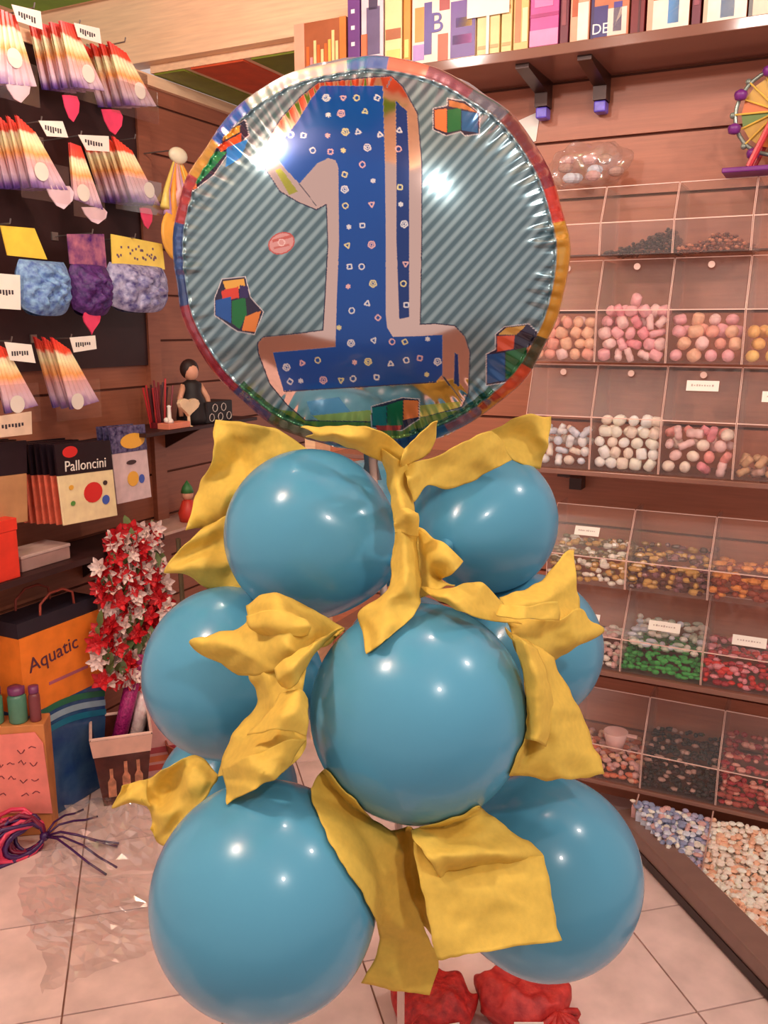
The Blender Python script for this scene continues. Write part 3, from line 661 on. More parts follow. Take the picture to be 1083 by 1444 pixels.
fans = [
    # quad, off, n, gap, petal(center,size,mat), disc, label
    ([(-12, 6), (22, 22), (52, 122), (-14, 116)], -0.18, 2, 0.04, (petal(24, 127, 38, 36), M_PETALW), (20, 82), 'rainbow fan pack at the top left corner with a pale heart tag'),
    ([(84, 28), (104, 34), (148, 128), (102, 122)], -0.17, 4, 0.035, (petal(100, 153, 24, 38), M_PETALP), (124, 104), 'rainbow fan pack in the middle of the top row, pink tag below'),
    ([(152, 56), (178, 74), (221, 150), (176, 148)], -0.15, 4, 0.032, (petal(158, 172, 30, 36), M_PETALP), (197, 128), 'rainbow fan pack at the right of the top row, by the wood beam'),
    ([(22, 160), (50, 186), (96, 268), (44, 264)], -0.19, 5, 0.03, (petal(84, 278, 40, 34), M_PETALW), (58, 242), 'rainbow fan pack in the second row with a white tag, left stack'),
    ([(98, 200), (114, 206), (146, 296), (104, 280)], -0.17, 1, 0.03, (petal(133, 304, 36, 24), M_PETALW), (117, 272), 'single rainbow fan pack with yellow stripe in the second row'),
    ([(158, 190), (186, 212), (227, 290), (186, 284)], -0.15, 5, 0.028, (petal(206, 308, 18, 30), M_PETALP), (210, 268), 'rainbow fan pack at the right of the second row beside the foil balloon'),
    ([(-14, 480), (10, 492), (54, 572), (8, 584)], -0.17, 1, 0.03, None, (24, 570), 'rainbow fan pack in the fourth row at the left edge'),
    ([(72, 474), (98, 492), (140, 566), (100, 578)], -0.16, 3, 0.032, None, (109, 566), 'rainbow fan pack in the fourth row with a white price card'),
]
for k, (q, off, n, gap, pt, disc, lab) in enumerate(fans):
    fan_pack(q, off, n, gap, lab, pt, disc, ['in the top left corner stack', 'in the middle stack of the top row', 'in the right stack of the top row', 'in the left stack of the second row', '', 'in the right stack of the second row', '', 'in the fourth row stack'][k])
# pink heart on its own hook below the purple bag
hooks = [((48, 12), -0.185, [(16, 6), (57, 16), (60, 42), (24, 30)], 'top row hook with a slanting white price card'),
         ((112, 36), -0.175, [(104, 32), (140, 40), (143, 62), (110, 52)], 'top row hook with the white card above the middle fans'),
         ((176, 60), -0.155, None, 'top row hook beside the wood beam'),
         ((58, 172), -0.195, [(54, 170), (88, 171), (96, 194), (66, 192)], 'second row hook with a white card at the left'),
         ((114, 192), -0.175, [(110, 190), (153, 192), (154, 214), (122, 212)], 'second row hook with the lettered white card in the middle'),
         ((190, 196), -0.155, None, 'second row hook beside the foil balloon'),
         ((14, 316), -0.18, [(-20, 384), (28, 388), (29, 437), (-18, 434)], 'third row hook with a large white price card'),
         ((130, 330), -0.165, None, 'third row hook holding the purple bag'),
         ((190, 336), -0.16, None, 'third row hook holding the dotted yellow bag'),
         ((16, 482), -0.175, [(6, 482), (44, 486), (50, 512), (14, 508)], 'fourth row hook with a white card at the left'),
         ((100, 478), -0.165, [(98, 476), (134, 473), (136, 492), (104, 497)], 'fourth row hook with the white card on the right'),
         ((22, 590), -0.17, [(-10, 588), (44, 580), (45, 612), (-8, 618)], 'hook with a large handwritten beige card at the left edge')]
for k, (p, off, card, lab) in enumerate(hooks):
    hook(p[0], p[1], off, lab, card, cardcol=mat('beige_card', (226, 196, 170), 0.6) if k == 11 else None)
# filler bags of the third row
def filler_bag(quad, head, off, fm, hm, label, sheen, tagpx=None, dots=None):
    q = lq(quad, off); zb = min(b for a, b in q); xm = sum(a for a, b in q) / 4
    t = thing('filler_bag', label, 'bag', FL.w(xm, off, zb), FL.ang, 'bags of coloured filling on the left wall')
    (x0, z3), (x1, z2) = q[0], q[1]; w = q[2][0] - q[3][0]; h = max(b for a, b in q) - zb
    mb = MB(); n = 30; m = 24
    for side in (-1, 1):
        P = []
        for i in range(m + 1):
            v = i / m; row = []
            for j in range(n + 1):
                u = j / n; blow = 0.055 * (math.sin(math.pi * u) ** 0.6) * (math.sin(math.pi * min(1, v * 0.96 + 0.04)) ** 0.5)
                d = noise.noise(Vector((u * 9, v * 8, off * 50 + side + xm * 30))) * 0.03 + noise.noise(Vector((u * 22, v * 20, off * 70 + side + xm * 30))) * 0.014
                row.append(((u - 0.5) * w * (1 - 0.14 * abs(2 * v - 1) ** 4) * (1 + 0.05 * noise.noise(Vector((v * 5, xm * 40, 1)))), side * (blow + d * math.sin(math.pi * u) * math.sin(math.pi * v)), v * h + (0.018 * abs(2 * u - 1) ** 3 * (1 - v))))
            P.append(row)
        mb.grid(P if side < 0 else [r[::-1] for r in P])
    mb.build('filled_pouch', fm, t, True)
    hq = lq(head, off - 0.004)
    hd = MB().prism([(a - xm, b - zb) for a, b in hq], -0.006, -0.003).build('header_card', hm, t)
    if dots:
        xs = [a - xm for a, b in hq]; zs = [b - zb for a, b in hq]
        mb = MB()
        for i in range(26):
            a = rnd.uniform(min(xs) + .01, max(xs) - .02); b = rnd.uniform(min(zs) + .02, max(zs) - .03); mb.box(a, a + 0.007, -0.0068, -0.006, b, b + 0.007)
        mb.build('dot_print', dots, hd)
    return t
def shred(name, c1, c2, sc=70):
    if name in MATS: return MATS[name]
    m = mat(name, c1, 0.55 if 'red' in name else 0.18, var=0.5, scale=sc, bump=0.9, bscale=sc * 1.2)
    rp = [n for n in m.node_tree.nodes if n.type == 'VALTORGB'][0]
    rp.color_ramp.elements[0].color = lin(c1) + (1,); rp.color_ramp.elements[1].color = lin(c2) + (1,)
    return m
filler_bag([(28, 365), (92, 372), (98, 446), (26, 440)], [(0, 318), (48, 322), (66, 366), (10, 360)], -0.16, shred('shred_blue', (70, 100, 170), (140, 180, 216)), mat('yellow_header', (250, 206, 74), 0.4), 'bag of light blue filling under a plain yellow header card', 0.2)
filler_bag([(98, 370), (150, 376), (156, 446), (100, 440)], [(94, 330), (146, 330), (150, 378), (98, 372)], -0.15, shred('shred_purple', (48, 20, 84), (98, 46, 124)), shred('purple_header', (66, 26, 110), (196, 120, 140), 30), 'bag of dark purple filling with a purple header card', 0.2)
filler_bag([(152, 372), (230, 376), (236, 438), (152, 440)], [(156, 330), (228, 344), (232, 380), (158, 376)], -0.14, shred('shred_violet', (66, 58, 130), (198, 196, 226), 50), mat('yellow_header2', (250, 214, 96), 0.4), 'bag of violet and white filling under a dotted yellow header', 0.2, dots=mat('header_dot', (120, 90, 110), 0.5))
hp = lq(heart(130, 455, 26, 34), -0.17); hx = sum(a for a, b in hp) / len(hp); hz_ = min(b for a, b in hp)
ht = thing('heart_tag', 'pink heart tag hanging under the purple bag', 'tag', FL.w(hx, -0.17, hz_), FL.ang)
MB().prism([(a - hx, b - hz_) for a, b in hp], 0, 0.004).build('heart', M_PETALP, ht)
MB().tube([(0, 0.002, 0.06), (0, 0.004, 0.20)], 0.0008, 5).build('string', M_WHITE, ht)

# balloon packs of the fifth row
def balloon_pack(quad, split, off, n, gap, label, blabel, body, head, art, txt=None, edge=None):
    q = lq(quad, off); zb = q[3][1]; xl = q[3][0]
    w = q[2][0] - q[3][0]; h = q[0][1] - zb; sk = (q[1][1] - q[0][1]) / w; lean = q[0][0] - q[3][0]
    for k in range(n):
        t = thing('balloon_pack', label if k == 0 else ('second', 'third', 'fourth', 'fifth', 'sixth', 'seventh', 'last')[k - 1] + ' ' + blabel, 'pack', FL.w(xl - 0.004 * k, off + gap * k, zb + rnd.uniform(-.003, .003)), FL.ang, 'balloon packs on the left wall')
        t.rotation_euler = (0, -0.02 * k * 0 + rnd.uniform(-.02, .02) * (k > 0), FL.ang)
        zs = h * split
        MB().prism([(0, 0), (w, 0 + sk * w), (w + lean * split, zs + sk * w), (lean * split, zs)], 0, 0.006).build('pouch', body, t, bevel=0.002)
        MB().prism([(lean * split, zs), (w + lean * split, zs + sk * w), (w + lean, h + sk * w), (lean, h)], -0.001, 0.006).build('header_card', head, t)
        if k == 0:
            for (u, v, ru, rv, m) in art:
                MB().lathe([(0.0, 0), (1.0, 0), (1.0, 1), (0.0, 1)], 18).build('print', m, t, loc=(u * w + lean * v, -0.001, v * h + sk * w * u))
                o = bpy.data.objects[-1] if False else [x for x in COL.objects if x.parent == t][-1]
                o.scale = (ru * w, rv * h, 0.0012); o.rotation_euler = (math.pi / 2, 0, 0)
            if txt:
                lettering(txt, w * 0.2, M_WHITE, t, w * 0.5 + lean * 0.7, -0.002, zs + h * 0.10 + sk * w * .5, tilt=-math.atan(sk) * 1)
M_BODY = mat('pack_cream', (250, 228, 178), 0.3, var=0.1, scale=30); M_HEADK = mat('pack_black', (34, 22, 30), 0.35)
M_PR = mat('print_red', (222, 50, 48), 0.35); M_PB = mat('print_blue', (70, 100, 190), 0.35); M_PG = mat('print_gold', (250, 184, 70), 0.35); M_PD = mat('print_dark', (70, 50, 50), 0.4); M_PN = mat('print_green', (90, 150, 70), 0.4)
M_BODY2 = mat('pack_lilac', (226, 200, 200), 0.3, var=0.12, scale=30); M_HEADB = shred('pack_indigo', (30, 24, 70), (120, 110, 150), 60)
M_REDPACK = mat('pack_redish', (226, 110, 84), 0.3, var=0.2, scale=30)
balloon_pack([(154, 604), (194, 600), (214, 700), (166, 712)], 0.66, -0.17, 3, 0.022, 'lilac balloon pack with an indigo header, right of the balloon packs', 'pack from the front in the stack of the lilac balloon pack', M_BODY2, M_HEADB, [(0.5, 0.3, 0.16, 0.10, M_PG), (0.75, 0.28, 0.08, 0.06, M_PB), (0.5, 0.52, 0.14, 0.03, M_PD), (0.6, 0.8, 0.35, 0.1, M_PG)])
balloon_pack([(76, 628), (150, 622), (166, 726), (90, 742)], 0.62, -0.20, 8, 0.022, 'cream balloon pack with black header and red balloon print', 'reddish pack from the front in the cream balloon pack stack', M_BODY, M_HEADK, [(0.58, 0.36, 0.17, 0.13, M_PR), (0.80, 0.24, 0.07, 0.06, M_PB), (0.2, 0.46, 0.04, 0.03, M_PG), (0.82, 0.46, 0.04, 0.03, M_PD), (0.2, 0.26, 0.04, 0.03, M_PN), (0.25, 0.9, 0.13, 0.07, M_PR)], 'Palloncini')
balloon_pack([(-20, 625), (26, 622), (40, 738), (-16, 745)], 0.6, -0.15, 3, 0.03, 'dull yellow balloon pack at the left edge of the photo', 'pack from the front in the dull yellow stack', mat('pack_yellow', (190, 140, 96), 0.35), M_HEADK, [])
for x in [x for x in bpy.data.objects if 'reddish pack' in str(x.get('label'))]:
    for c in x.children if False else [y for y in COL.objects if y.parent == x and y.name.startswith('pouch')]:
        c.data.materials[0] = M_REDPACK

# lower left: wall shelf with a red box and pale cartons
s0, z0 = FL.hit(0, 812, -0.1); s1, _ = FL.hit(112, 800, -0.1)
sh = thing('small_shelf', 'short dark shelf low on the left wall with cartons', 'shelf', FL.w(0, 0, 0), FL.ang)
zsh = FL.hit(60, 806, -0.2)[1]
MB().box(-0.5, 0.42, -0.2, -0.001, zsh - 0.018, zsh).build('board', M_DARK, sh)
for bx in (-0.3, 0.25): MB().xprism([(-0.17, zsh - 0.02), (-0.002, zsh - 0.02), (-0.002, zsh - 0.13)], bx - 0.008, bx + 0.008).build('bracket', M_STEEL, sh)
def carton(px0, px1, pytop, off, dep, m, label, lid=None, zbase=zsh):
    a, _ = FL.hit(px0, pytop, off); b, z1 = FL.hit(px1, pytop, off)
    t = thing('carton', label, 'box', FL.w((a + b) / 2, off, zbase + 0.0005), FL.ang)
    w = b - a; h = z1 - zbase
    MB().box(-w / 2, w / 2, 0, dep, 0, h * 0.8).build('carton_body', m, t, bevel=0.002)
    MB().box(-w / 2 - 0.002, w / 2 + 0.002, -0.002, dep + 0.002, h * 0.8, h).build('carton_lid', lid or m, t, bevel=0.002)
carton(-26, 22, 730, -0.19, 0.1, mat('box_red', (226, 58, 40), 0.4), 'bright red carton at the left edge of the photo')
carton(28, 98, 766, -0.16, 0.1, mat('box_grey', (176, 140, 132), 0.45), 'pale grey carton on the small dark shelf', mat('box_grey2', (206, 176, 166), 0.45))

# gift bag with an orange band
q = lq([(32, 880), (150, 836), (150, 1062), (48, 1098)], -0.17)
gx = (q[2][0] + q[3][0]) / 2; gw = q[2][0] - q[3][0] + 0.02; gh = q[1][1]
gb = thing('gift_bag', 'blue paper gift bag with an orange lettered band and rope handle', 'bag', FL.w(gx, -0.17, 0.0), FL.ang)
zt = lambda f: gh * f
MB().box(-gw / 2, gw / 2, 0, 0.12, 0.001, zt(0.56)).build('paper_body', shred('bag_blue', (28, 62, 120), (70, 104, 140), 12), gb, bevel=0.003)
MB().box(-gw / 2, gw / 2, 0.0, 0.12, zt(0.56), zt(0.93)).build('orange_band', mat('bag_orange', (238, 128, 40), 0.4), gb)
MB().box(-gw / 2, gw / 2, 0.004, 0.116, zt(0.93), zt(1.0)).build('black_rim', mat('bag_black', (36, 30, 42), 0.5), gb)
P1 = []
for k in range(3):
    mb = MB(); P = []
    for i in range(15):
        u = i / 14; x = -gw / 2 + gw * u; zc = zt(0.53 - 0.05 * k) + 0.03 * math.sin(u * 3.0 + 0.4) - 0.02
        P.append([(x, -0.0015, zc - 0.008), (x, -0.0015, zc + 0.012)])
    mb.grid(P).build('wave_print', mat('wave_%d' % k, ((40, 110, 80), (150, 176, 190), (30, 120, 150))[k], 0.4), gb)
lettering('Aquatic', gw * 0.2, mat('bag_ink', (86, 44, 66), 0.5), gb, -0.035, -0.0015, zt(0.80), tilt=-0.1)
MB().box(-gw * 0.2, gw * 0.3, -0.001, 0.0, zt(0.66), zt(0.675)).build('print_line', mat('bag_ink2', (170, 90, 110), 0.5), gb)
for yy_ in (0.01, 0.11):
    MB().tube([(-gw * 0.22, yy_, zt(0.95)), (-gw * 0.2, yy_, zt(1.05)), (-gw * 0.08, yy_, zt(1.09)), (gw * 0.08, yy_, zt(1.09)), (gw * 0.2, yy_, zt(1.06)), (gw * 0.22, yy_, zt(0.95))], 0.004, 6).build('handle', mat('rope_red', (150, 62, 46), 0.7), gb, True)

# box of small goods with a pink handwritten sign (left edge)
sx0 = np.array([-1.035, 2.265, 0.0])
kb2 = thing('display_carton', 'cardboard carton of small goods with a pink handwritten sign', 'box', (sx0[0] - 0.04, sx0[1] + 0.06, 0), math.radians(8))
MB().box(-0.12, 0.11, 0.0, 0.08, 0.001, 0.345).build('carton_body', mat('kraft', (206, 132, 74), 0.6), kb2, bevel=0.003)
sg = MB().prism([(-0.12, 0.09), (0.115, 0.07), (0.105, 0.29), (0.085, 0.325), (-0.12, 0.32)], -0.006, -0.003).build('paper_sign', mat('pink_paper', (240, 134, 120), 0.6), kb2)
mb = MB()
for r_ in range(4):
    for k in range(6):
        if rnd.random() < 0.75:
            x = -0.09 + 0.031 * k; z = 0.28 - 0.048 * r_ + rnd.uniform(-.006, .006)
            mb.tube([(x, -0.0065, z), (x + 0.008, -0.0065, z + 0.014 * rnd.uniform(-1, 1)), (x + 0.014, -0.0065, z + 0.012 * rnd.uniform(-1, 1)), (x + 0.02, -0.0065, z)], 0.0016, 4)
mb.build('handwriting', mat('pen', (128, 48, 56), 0.6), sg)
for k, (cx, c, lab) in enumerate(((-0.03, (96, 150, 118), 'pale green small jar in the carton with the pink sign'), (0.035, (84, 136, 110), 'second pale green jar in the carton, beside the red one'), (0.082, (128, 62, 66), 'narrow dark red jar in the carton with the pink sign'))):
    t = thing('small_jar', lab, 'jar', Vector((sx0[0] - 0.04, sx0[1] + 0.06, 0.3455)) + Matrix.Rotation(math.radians(8), 3, 'Z') @ Vector((cx, 0.03, 0)), 0.2)
    r_ = 0.026 if k < 2 else 0.016
    MB().lathe([(r_ * .9, 0), (r_, 0.004), (r_, 0.075), (r_ * .8, 0.085)], 16).build('glass', mat('jar_%d' % k, c, 0.25), t, True)
    MB().lathe([(r_ * .86, 0.085), (r_ * .9, 0.088), (r_ * .9, 0.105), (0, 0.106)], 16).build('lid', mat('jar_lid', (120, 52, 96), 0.35), t, True)

# brown container with bottle pictures and two party tubes
bc = PG(166, 1136); bc = Vector((bc[0], bc[1] + 0.075, 0))
ct = thing('square_bucket', 'tapered brown square bucket printed with bottle pictures', 'bucket', bc, math.radians(18))
a, b, hh = 0.062, 0.088, 0.235
MB().add([(-a, -a, 0.001), (a, -a, 0.001), (a, a, 0.001), (-a, a, 0.001), (-b, -b, hh), (b, -b, hh), (b, b, hh), (-b, b, hh)], [(0, 3, 2, 1), (0, 1, 5, 4), (1, 2, 6, 5), (2, 3, 7, 6), (3, 0, 4, 7)]).build('bucket_body', shred('bucket_brown', (60, 26, 24), (96, 44, 36), 18), ct)
o = [x for x in COL.objects if x.parent == ct][-1]; sm = o.modifiers.new('thick', 'SOLIDIFY'); sm.thickness = 0.005; sm.offset = 0
a2 = a + (b - a) * 0.72
mb = MB()
for (p, r_) in (((-1, -1), (1, -1)), ((1, -1), (1, 1)), ((1, 1), (-1, 1)), ((-1, 1), (-1, -1))):
    mb.add([(p[0] * (a2 + .004), p[1] * (a2 + .004), hh * .74), (r_[0] * (a2 + .004), r_[1] * (a2 + .004), hh * .74), (r_[0] * (b + .004), r_[1] * (b + .004), hh * .985), (p[0] * (b + .004), p[1] * (b + .004), hh * .985)], [(0, 1, 2, 3)])
mb.build('cream_band', mat('bucket_cream', (226, 178, 158), 0.45), ct)
mb = MB(); c4 = [(-b, -b, hh), (b, -b, hh), (b, b, hh), (-b, b, hh)]
for k in range(4): mb.tube([c4[k], c4[(k + 1) % 4]], 0.005, 6)
mb.build('rim', mat('bucket_cream2', (236, 196, 180), 0.4), ct)
for k, u in enumerate((-0.035, 0.008, 0.045)):
    def fp(z, d=0.004): return -(a + (b - a) * z / hh) - d
    zt_ = 0.15 if k else 0.13
    MB().add([(u - .012, fp(.03), .03), (u + .012, fp(.03), .03), (u + .012, fp(zt_ * .65), zt_ * .65), (u + .005, fp(zt_ * .75), zt_ * .75), (u + .005, fp(zt_), zt_), (u - .005, fp(zt_), zt_), (u - .005, fp(zt_ * .75), zt_ * .75), (u - .012, fp(zt_ * .65), zt_ * .65)], [(0, 1, 2, 3, 4, 5, 6, 7)]).build('bottle_print', mat('bottle_print', (196, 128, 96), 0.45, var=0.4, scale=50), ct)
def party_tube(pb, pt, Zb, Zt, r_, m, label, lid):
    A = Vector(PZ(pb[0], pb[1], Zb)); B = Vector(PZ(pt[0], pt[1], Zt))
    t = thing('party_tube', label, 'tube', A, 0)
    MB().tube([(0, 0, 0), B - A], r_, 14).build('tube_body', m, t, True)
    MB().tube([(B - A) * 0.985, (B - A) * 1.02], r_ * 1.08, 14).build('cap', lid, t, True)
dz = float((np.array(bc) - CP) @ FW)
party_tube((160, 1075), (196, 925), dz, dz + 0.04, 0.024, shred('magenta_glitter', (140, 24, 92), (196, 50, 130), 140), 'magenta glitter tube leaning in the brown bucket', mat('tube_cap_magenta', (160, 40, 100), 0.4))
party_tube((186, 1075), (214, 915), dz + .02, dz + 0.10, 0.024, shred('white_tube', (226, 190, 190), (248, 230, 226), 60), 'pinkish white tube leaning in the brown bucket', mat('tube_cap_white', (240, 220, 214), 0.4))
# pink striped carton behind the bucket
q0 = PG(216, 1098); t = thing('carton', 'pink carton with orange and red stripes behind the bucket', 'box', (q0[0], q0[1] + 0.06, 0), math.radians(20))
MB().box(-0.05, 0.06, -0.04, 0.06, 0.001, 0.21).build('carton_body', mat('box_pink', (232, 170, 164), 0.5), t, bevel=0.002)
for k, c in enumerate(((206, 84, 70), (226, 120, 70), (190, 70, 80))): MB().box(-0.051, 0.061, -0.0415, -0.0395, 0.02 + 0.03 * k, 0.04 + 0.03 * k).build('stripe', mat('stripe_%d' % k, c, 0.5), t)

# artificial flower bush in red and white
fb_b = FL.w(0.30, -0.36, 0)
ftree = thing('artificial_flower_bush', 'tall artificial bush of red and white blossoms beside the blue balloons', 'flowers', fb_b, 0)
FZ = float((np.array(fb_b) - CP) @ FW)
M_FR = mat('blossom_red', (214, 34, 44), 0.5, var=0.25); M_FWT = mat('blossom_white', (248, 222, 214), 0.5); M_FP = mat('blossom_pink', (240, 160, 158), 0.5); M_LF = mat('leaf', (104, 122, 70), 0.5, var=0.3); M_STEM = mat('stem', (84, 70, 44), 0.6)
MB().lathe([(0.05, 0.001), (0.075, 0.12), (0.07, 0.12), (0.045, 0.006)], 18).build('pot', mat('pot_terra', (150, 74, 52), 0.6), ftree)
MB().tube([(0, 0, 0.02), (0.01, 0.0, 0.3), (0.0, 0.0, 0.8)], 0.008, 6).build('stem', M_STEM, ftree)
def blossom(n=5, r=0.03, layers=2):
    mb = MB()
    for l_ in range(layers):
        for k in range(n):
            a = 2 * math.pi * (k + 0.5 * l_) / n; c, s_ = math.cos(a), math.sin(a); P = []; rr_ = r * (1 - 0.35 * l_)
            for i in range(5):
                v = i / 4; wd = rr_ * 0.30 * math.sin(math.pi * min(0.97, 0.1 + 0.88 * v)) ; d = rr_ * v; zz = (0.25 + 0.5 * l_) * rr_ * v ** 1.5 + 0.1 * rr_
                P.append([(c * d - s_ * wd * e, s_ * d + c * wd * e, zz + 0.16 * rr_ * abs(e)) for e in (-1, 0, 1)])
            mb.grid(P)
    mb.ball((0, 0, 0.12 * r), 0.16 * r, 6, 4)
    return mb
fm = [blossom(5, 0.036).mesh('blossom', M_FR, True), blossom(6, 0.034).mesh('blossom', M_FWT, True), blossom(5, 0.032).mesh('blossom', M_FP, True), blossom(6, 0.038).mesh('blossom', M_FR, True)]
lm = MB().grid([[(-0.002, 0, 0), (0.002, 0, 0)], [(-0.014, 0.02, 0.004), (0.014, 0.02, 0.004)], [(-0.010, 0.04, 0.004), (0.010, 0.04, 0.004)], [(-0.001, 0.055, 0), (0.001, 0.055, 0)]]).mesh('leaf', M_LF, True)
prof = [(750, 165, 215), (790, 145, 225), (830, 150, 228), (870, 142, 230), (910, 146, 215), (950, 158, 200)]
for k in range(230):
    py = rnd.uniform(745, 965); i = min(4, int((py - 750) / 40)) if py > 750 else 0
    xa, xb = prof[i][1], prof[i][2]
    px_ = rnd.uniform(xa - 8, xb + 10); dZ = rnd.uniform(-0.10, 0.04)
    P_ = Vector(PZ(px_, py, FZ + dZ))
    ly = float((np.array(P_) - FL.o) @ FL.ey)
    if ly > -0.25: P_ = Vector(PZ(px_, py, FZ + dZ - (ly + 0.25) / 0.9))
    P_ -= fb_b
    isleaf = k % 3 == 2
    o = link('leaf' if isleaf else 'blossom', lm if isleaf else fm[(0, 1, 2, 0, 1, 3)[k % 6]], ftree, P_)
    d = Vector((rnd.uniform(-.7, .7), -1 + rnd.uniform(-.3, .5), rnd.uniform(-.2, .9)))
    o.rotation_euler = d.to_track_quat('Z', 'Y').to_euler()

# ------------------------------------------------------------------ figurine shelf on the left wall
zf = FL.hit(265, 603, -0.2)[1]
fs = thing('wall_shelf', 'small dark shelf on the left wall carrying the doll and sticks', 'shelf', FL.w(0, 0, 0), FL.ang)
xa = FL.hit(205, 603, -0.2)[0]
MB().box(xa, xa + 0.62, -0.2, -0.001, zf - 0.012, zf).build('board', M_DARK, fs, bevel=0.001)
MB().xprism([(-0.18, zf - 0.014), (-0.002, zf - 0.014), (-0.002, zf - 0.1)], xa + 0.3, xa + 0.31).build('bracket', M_STEEL, fs)
zg = FL.hit(255, 745, -0.17)[1]
gs = thing('wall_shelf', 'pale narrow shelf on the left wall half hidden by yellow tissue', 'shelf', FL.w(0, 0, 0), FL.ang)
xg = FL.hit(216, 742, -0.17)[0]
MB().box(xg, xg + 0.6, -0.17, -0.001, zg - 0.01, zg).build('board', mat('pale_shelf', (206, 168, 152), 0.3), gs); MB().xprism([(-0.15, zg - 0.012), (-0.002, zg - 0.012), (-0.002, zg - 0.06)], xg + 0.1, xg + 0.108).build('bracket', M_STEEL, gs)
def on_shelf(px_, off, z): return FL.w(FL.hit(px_, 590, off)[0], off, z + 0.0005)
t = thing('stick_bundle', 'bundle of red and dark sticks standing on the figurine shelf', 'sticks', on_shelf(226, -0.12, zf), FL.ang)
for k in range(14):
    u = rnd.uniform(-0.05, 0.05); v = rnd.uniform(-0.03, 0.03)
    MB().tube([(u * 0.6, v, 0), (u * 1.3, v, rnd.uniform(0.13, 0.165))], 0.0035, 6).build('stick', mat(('stick_red', 'stick_dark', 'stick_wine')[k % 3], ((190, 40, 44), (70, 26, 30), (130, 34, 42))[k % 3], 0.4), t)
MB().lathe([(0.034, 0), (0.036, 0.02), (0.034, 0.02), (0.032, 0.0)], 14).build('holder', MATS['stick_wine'], t)
t = thing('doll', 'small dark-haired doll in a black dress on the figurine shelf', 'doll', on_shelf(272, -0.13, zf), FL.ang + math.radians(-20))
MB().lathe([(0.055, 0.0), (0.058, 0.02), (0.05, 0.07), (0.032, 0.11), (0.036, 0.14), (0.012, 0.155)], 20).build('dress', mat('doll_black', (30, 20, 20), 0.6), t, True)
MB().ball((0, 0, 0.18), (0.026, 0.026, 0.032), 14, 10).build('head', mat('doll_skin', (222, 160, 130), 0.5), t, True)
MB().ball((0, 0.010, 0.19), (0.034, 0.030, 0.036), 14, 10).build('hair', mat('doll_hair', (44, 24, 20), 0.6), t, True)
for sx in (-1, 1): MB().tube([(sx * 0.032, 0, 0.135), (sx * 0.055, -0.01, 0.09), (sx * 0.06, -0.025, 0.03)], [0.011, 0.010, 0.008], 8).build('arm', MATS['doll_skin'], t, True)
hs = lq(heart(268, 575, 30, 26), -0.19); hx = sum(a for a, b in hs) / len(hs)
t = thing('heart_ornament', 'cream heart ornament standing in front of the doll', 'ornament', FL.w(hx, -0.19, zf + 0.0005), FL.ang)
MB().prism([(a - hx, b - zf) for a, b in hs], 0, 0.016).build('heart', mat('cream_heart', (240, 208, 168), 0.5), t, bevel=0.003); MB().lathe([(0.014, 0), (0.006, 0.004), (0.005, 0.04)], 10, (0, 0.008, 0)).build('foot', MATS['cream_heart'], t)
t = thing('small_book', 'salmon pink little book lying on the figurine shelf', 'book', FL.w(FL.hit(252, 598, -0.19)[0], -0.195, zf + 0.0005), FL.ang)
MB().box(-0.055, 0.055, 0, 0.05, 0, 0.02).build('cover', mat('book_pink', (236, 140, 110), 0.5), t, bevel=0.002); MB().box(-0.053, 0.056, 0.002, 0.048, 0.003, 0.017).build('pages', M_WHITE, t)
t = thing('white_ornament', 'little white upright ornament on the salmon book', 'ornament', FL.w(FL.hit(244, 590, -0.19)[0], -0.175, zf + 0.021), FL.ang)
MB().lathe([(0.014, 0), (0.012, 0.01), (0.007, 0.016), (0.006, 0.05), (0.008, 0.056), (0.0, 0.06)], 12).build('column', M_WHITE, t, True); MB().ball((-0.016, 0, 0.010), 0.0095, 8, 6).build('knob', M_WHITE, t, True)
t = thing('black_wire_basket', 'black basket with pale ring pattern at the end of the shelf', 'basket', FL.w(FL.hit(300, 595, -0.19)[0] + 0.04, -0.19, zf + 0.0005), FL.ang)
MB().box(-0.07, 0.08, 0, 0.09, 0, 0.075).build('basket_body', MATS['doll_black'], t, bevel=0.004)
for k in range(5):
    mb = MB(); c = (-0.045 + 0.05 * (k % 3) + 0.02 * (k // 3), 0.02 + 0.033 * (k // 3)); mb.tube([(c[0] + 0.014 * math.cos(q / 8 * 6.283), -0.0015, c[1] + 0.014 * math.sin(q / 8 * 6.283)) for q in range(9)], 0.0015, 5); mb.build('ring', mat('ring_pale', (206, 190, 180), 0.4), t)
# trinket on the pale shelf
t = thing('small_figurine', 'red and green little figurine on the pale narrow shelf', 'figurine', FL.w(FL.hit(266, 735, -0.12)[0], -0.12, zg + 0.0005), FL.ang)
MB().lathe([(0.03, 0), (0.036, 0.03), (0.02, 0.075), (0.0, 0.085)], 14).build('body', mat('fig_red', (214, 60, 44), 0.45), t, True); MB().ball((0, 0, 0.098), 0.022, 10, 8).build('head', MATS['doll_skin'], t, True); MB().lathe([(0.024, 0.105), (0.018, 0.125), (0.0, 0.15)], 12).build('hat', mat('fig_green', (60, 120, 62), 0.45), t, True)
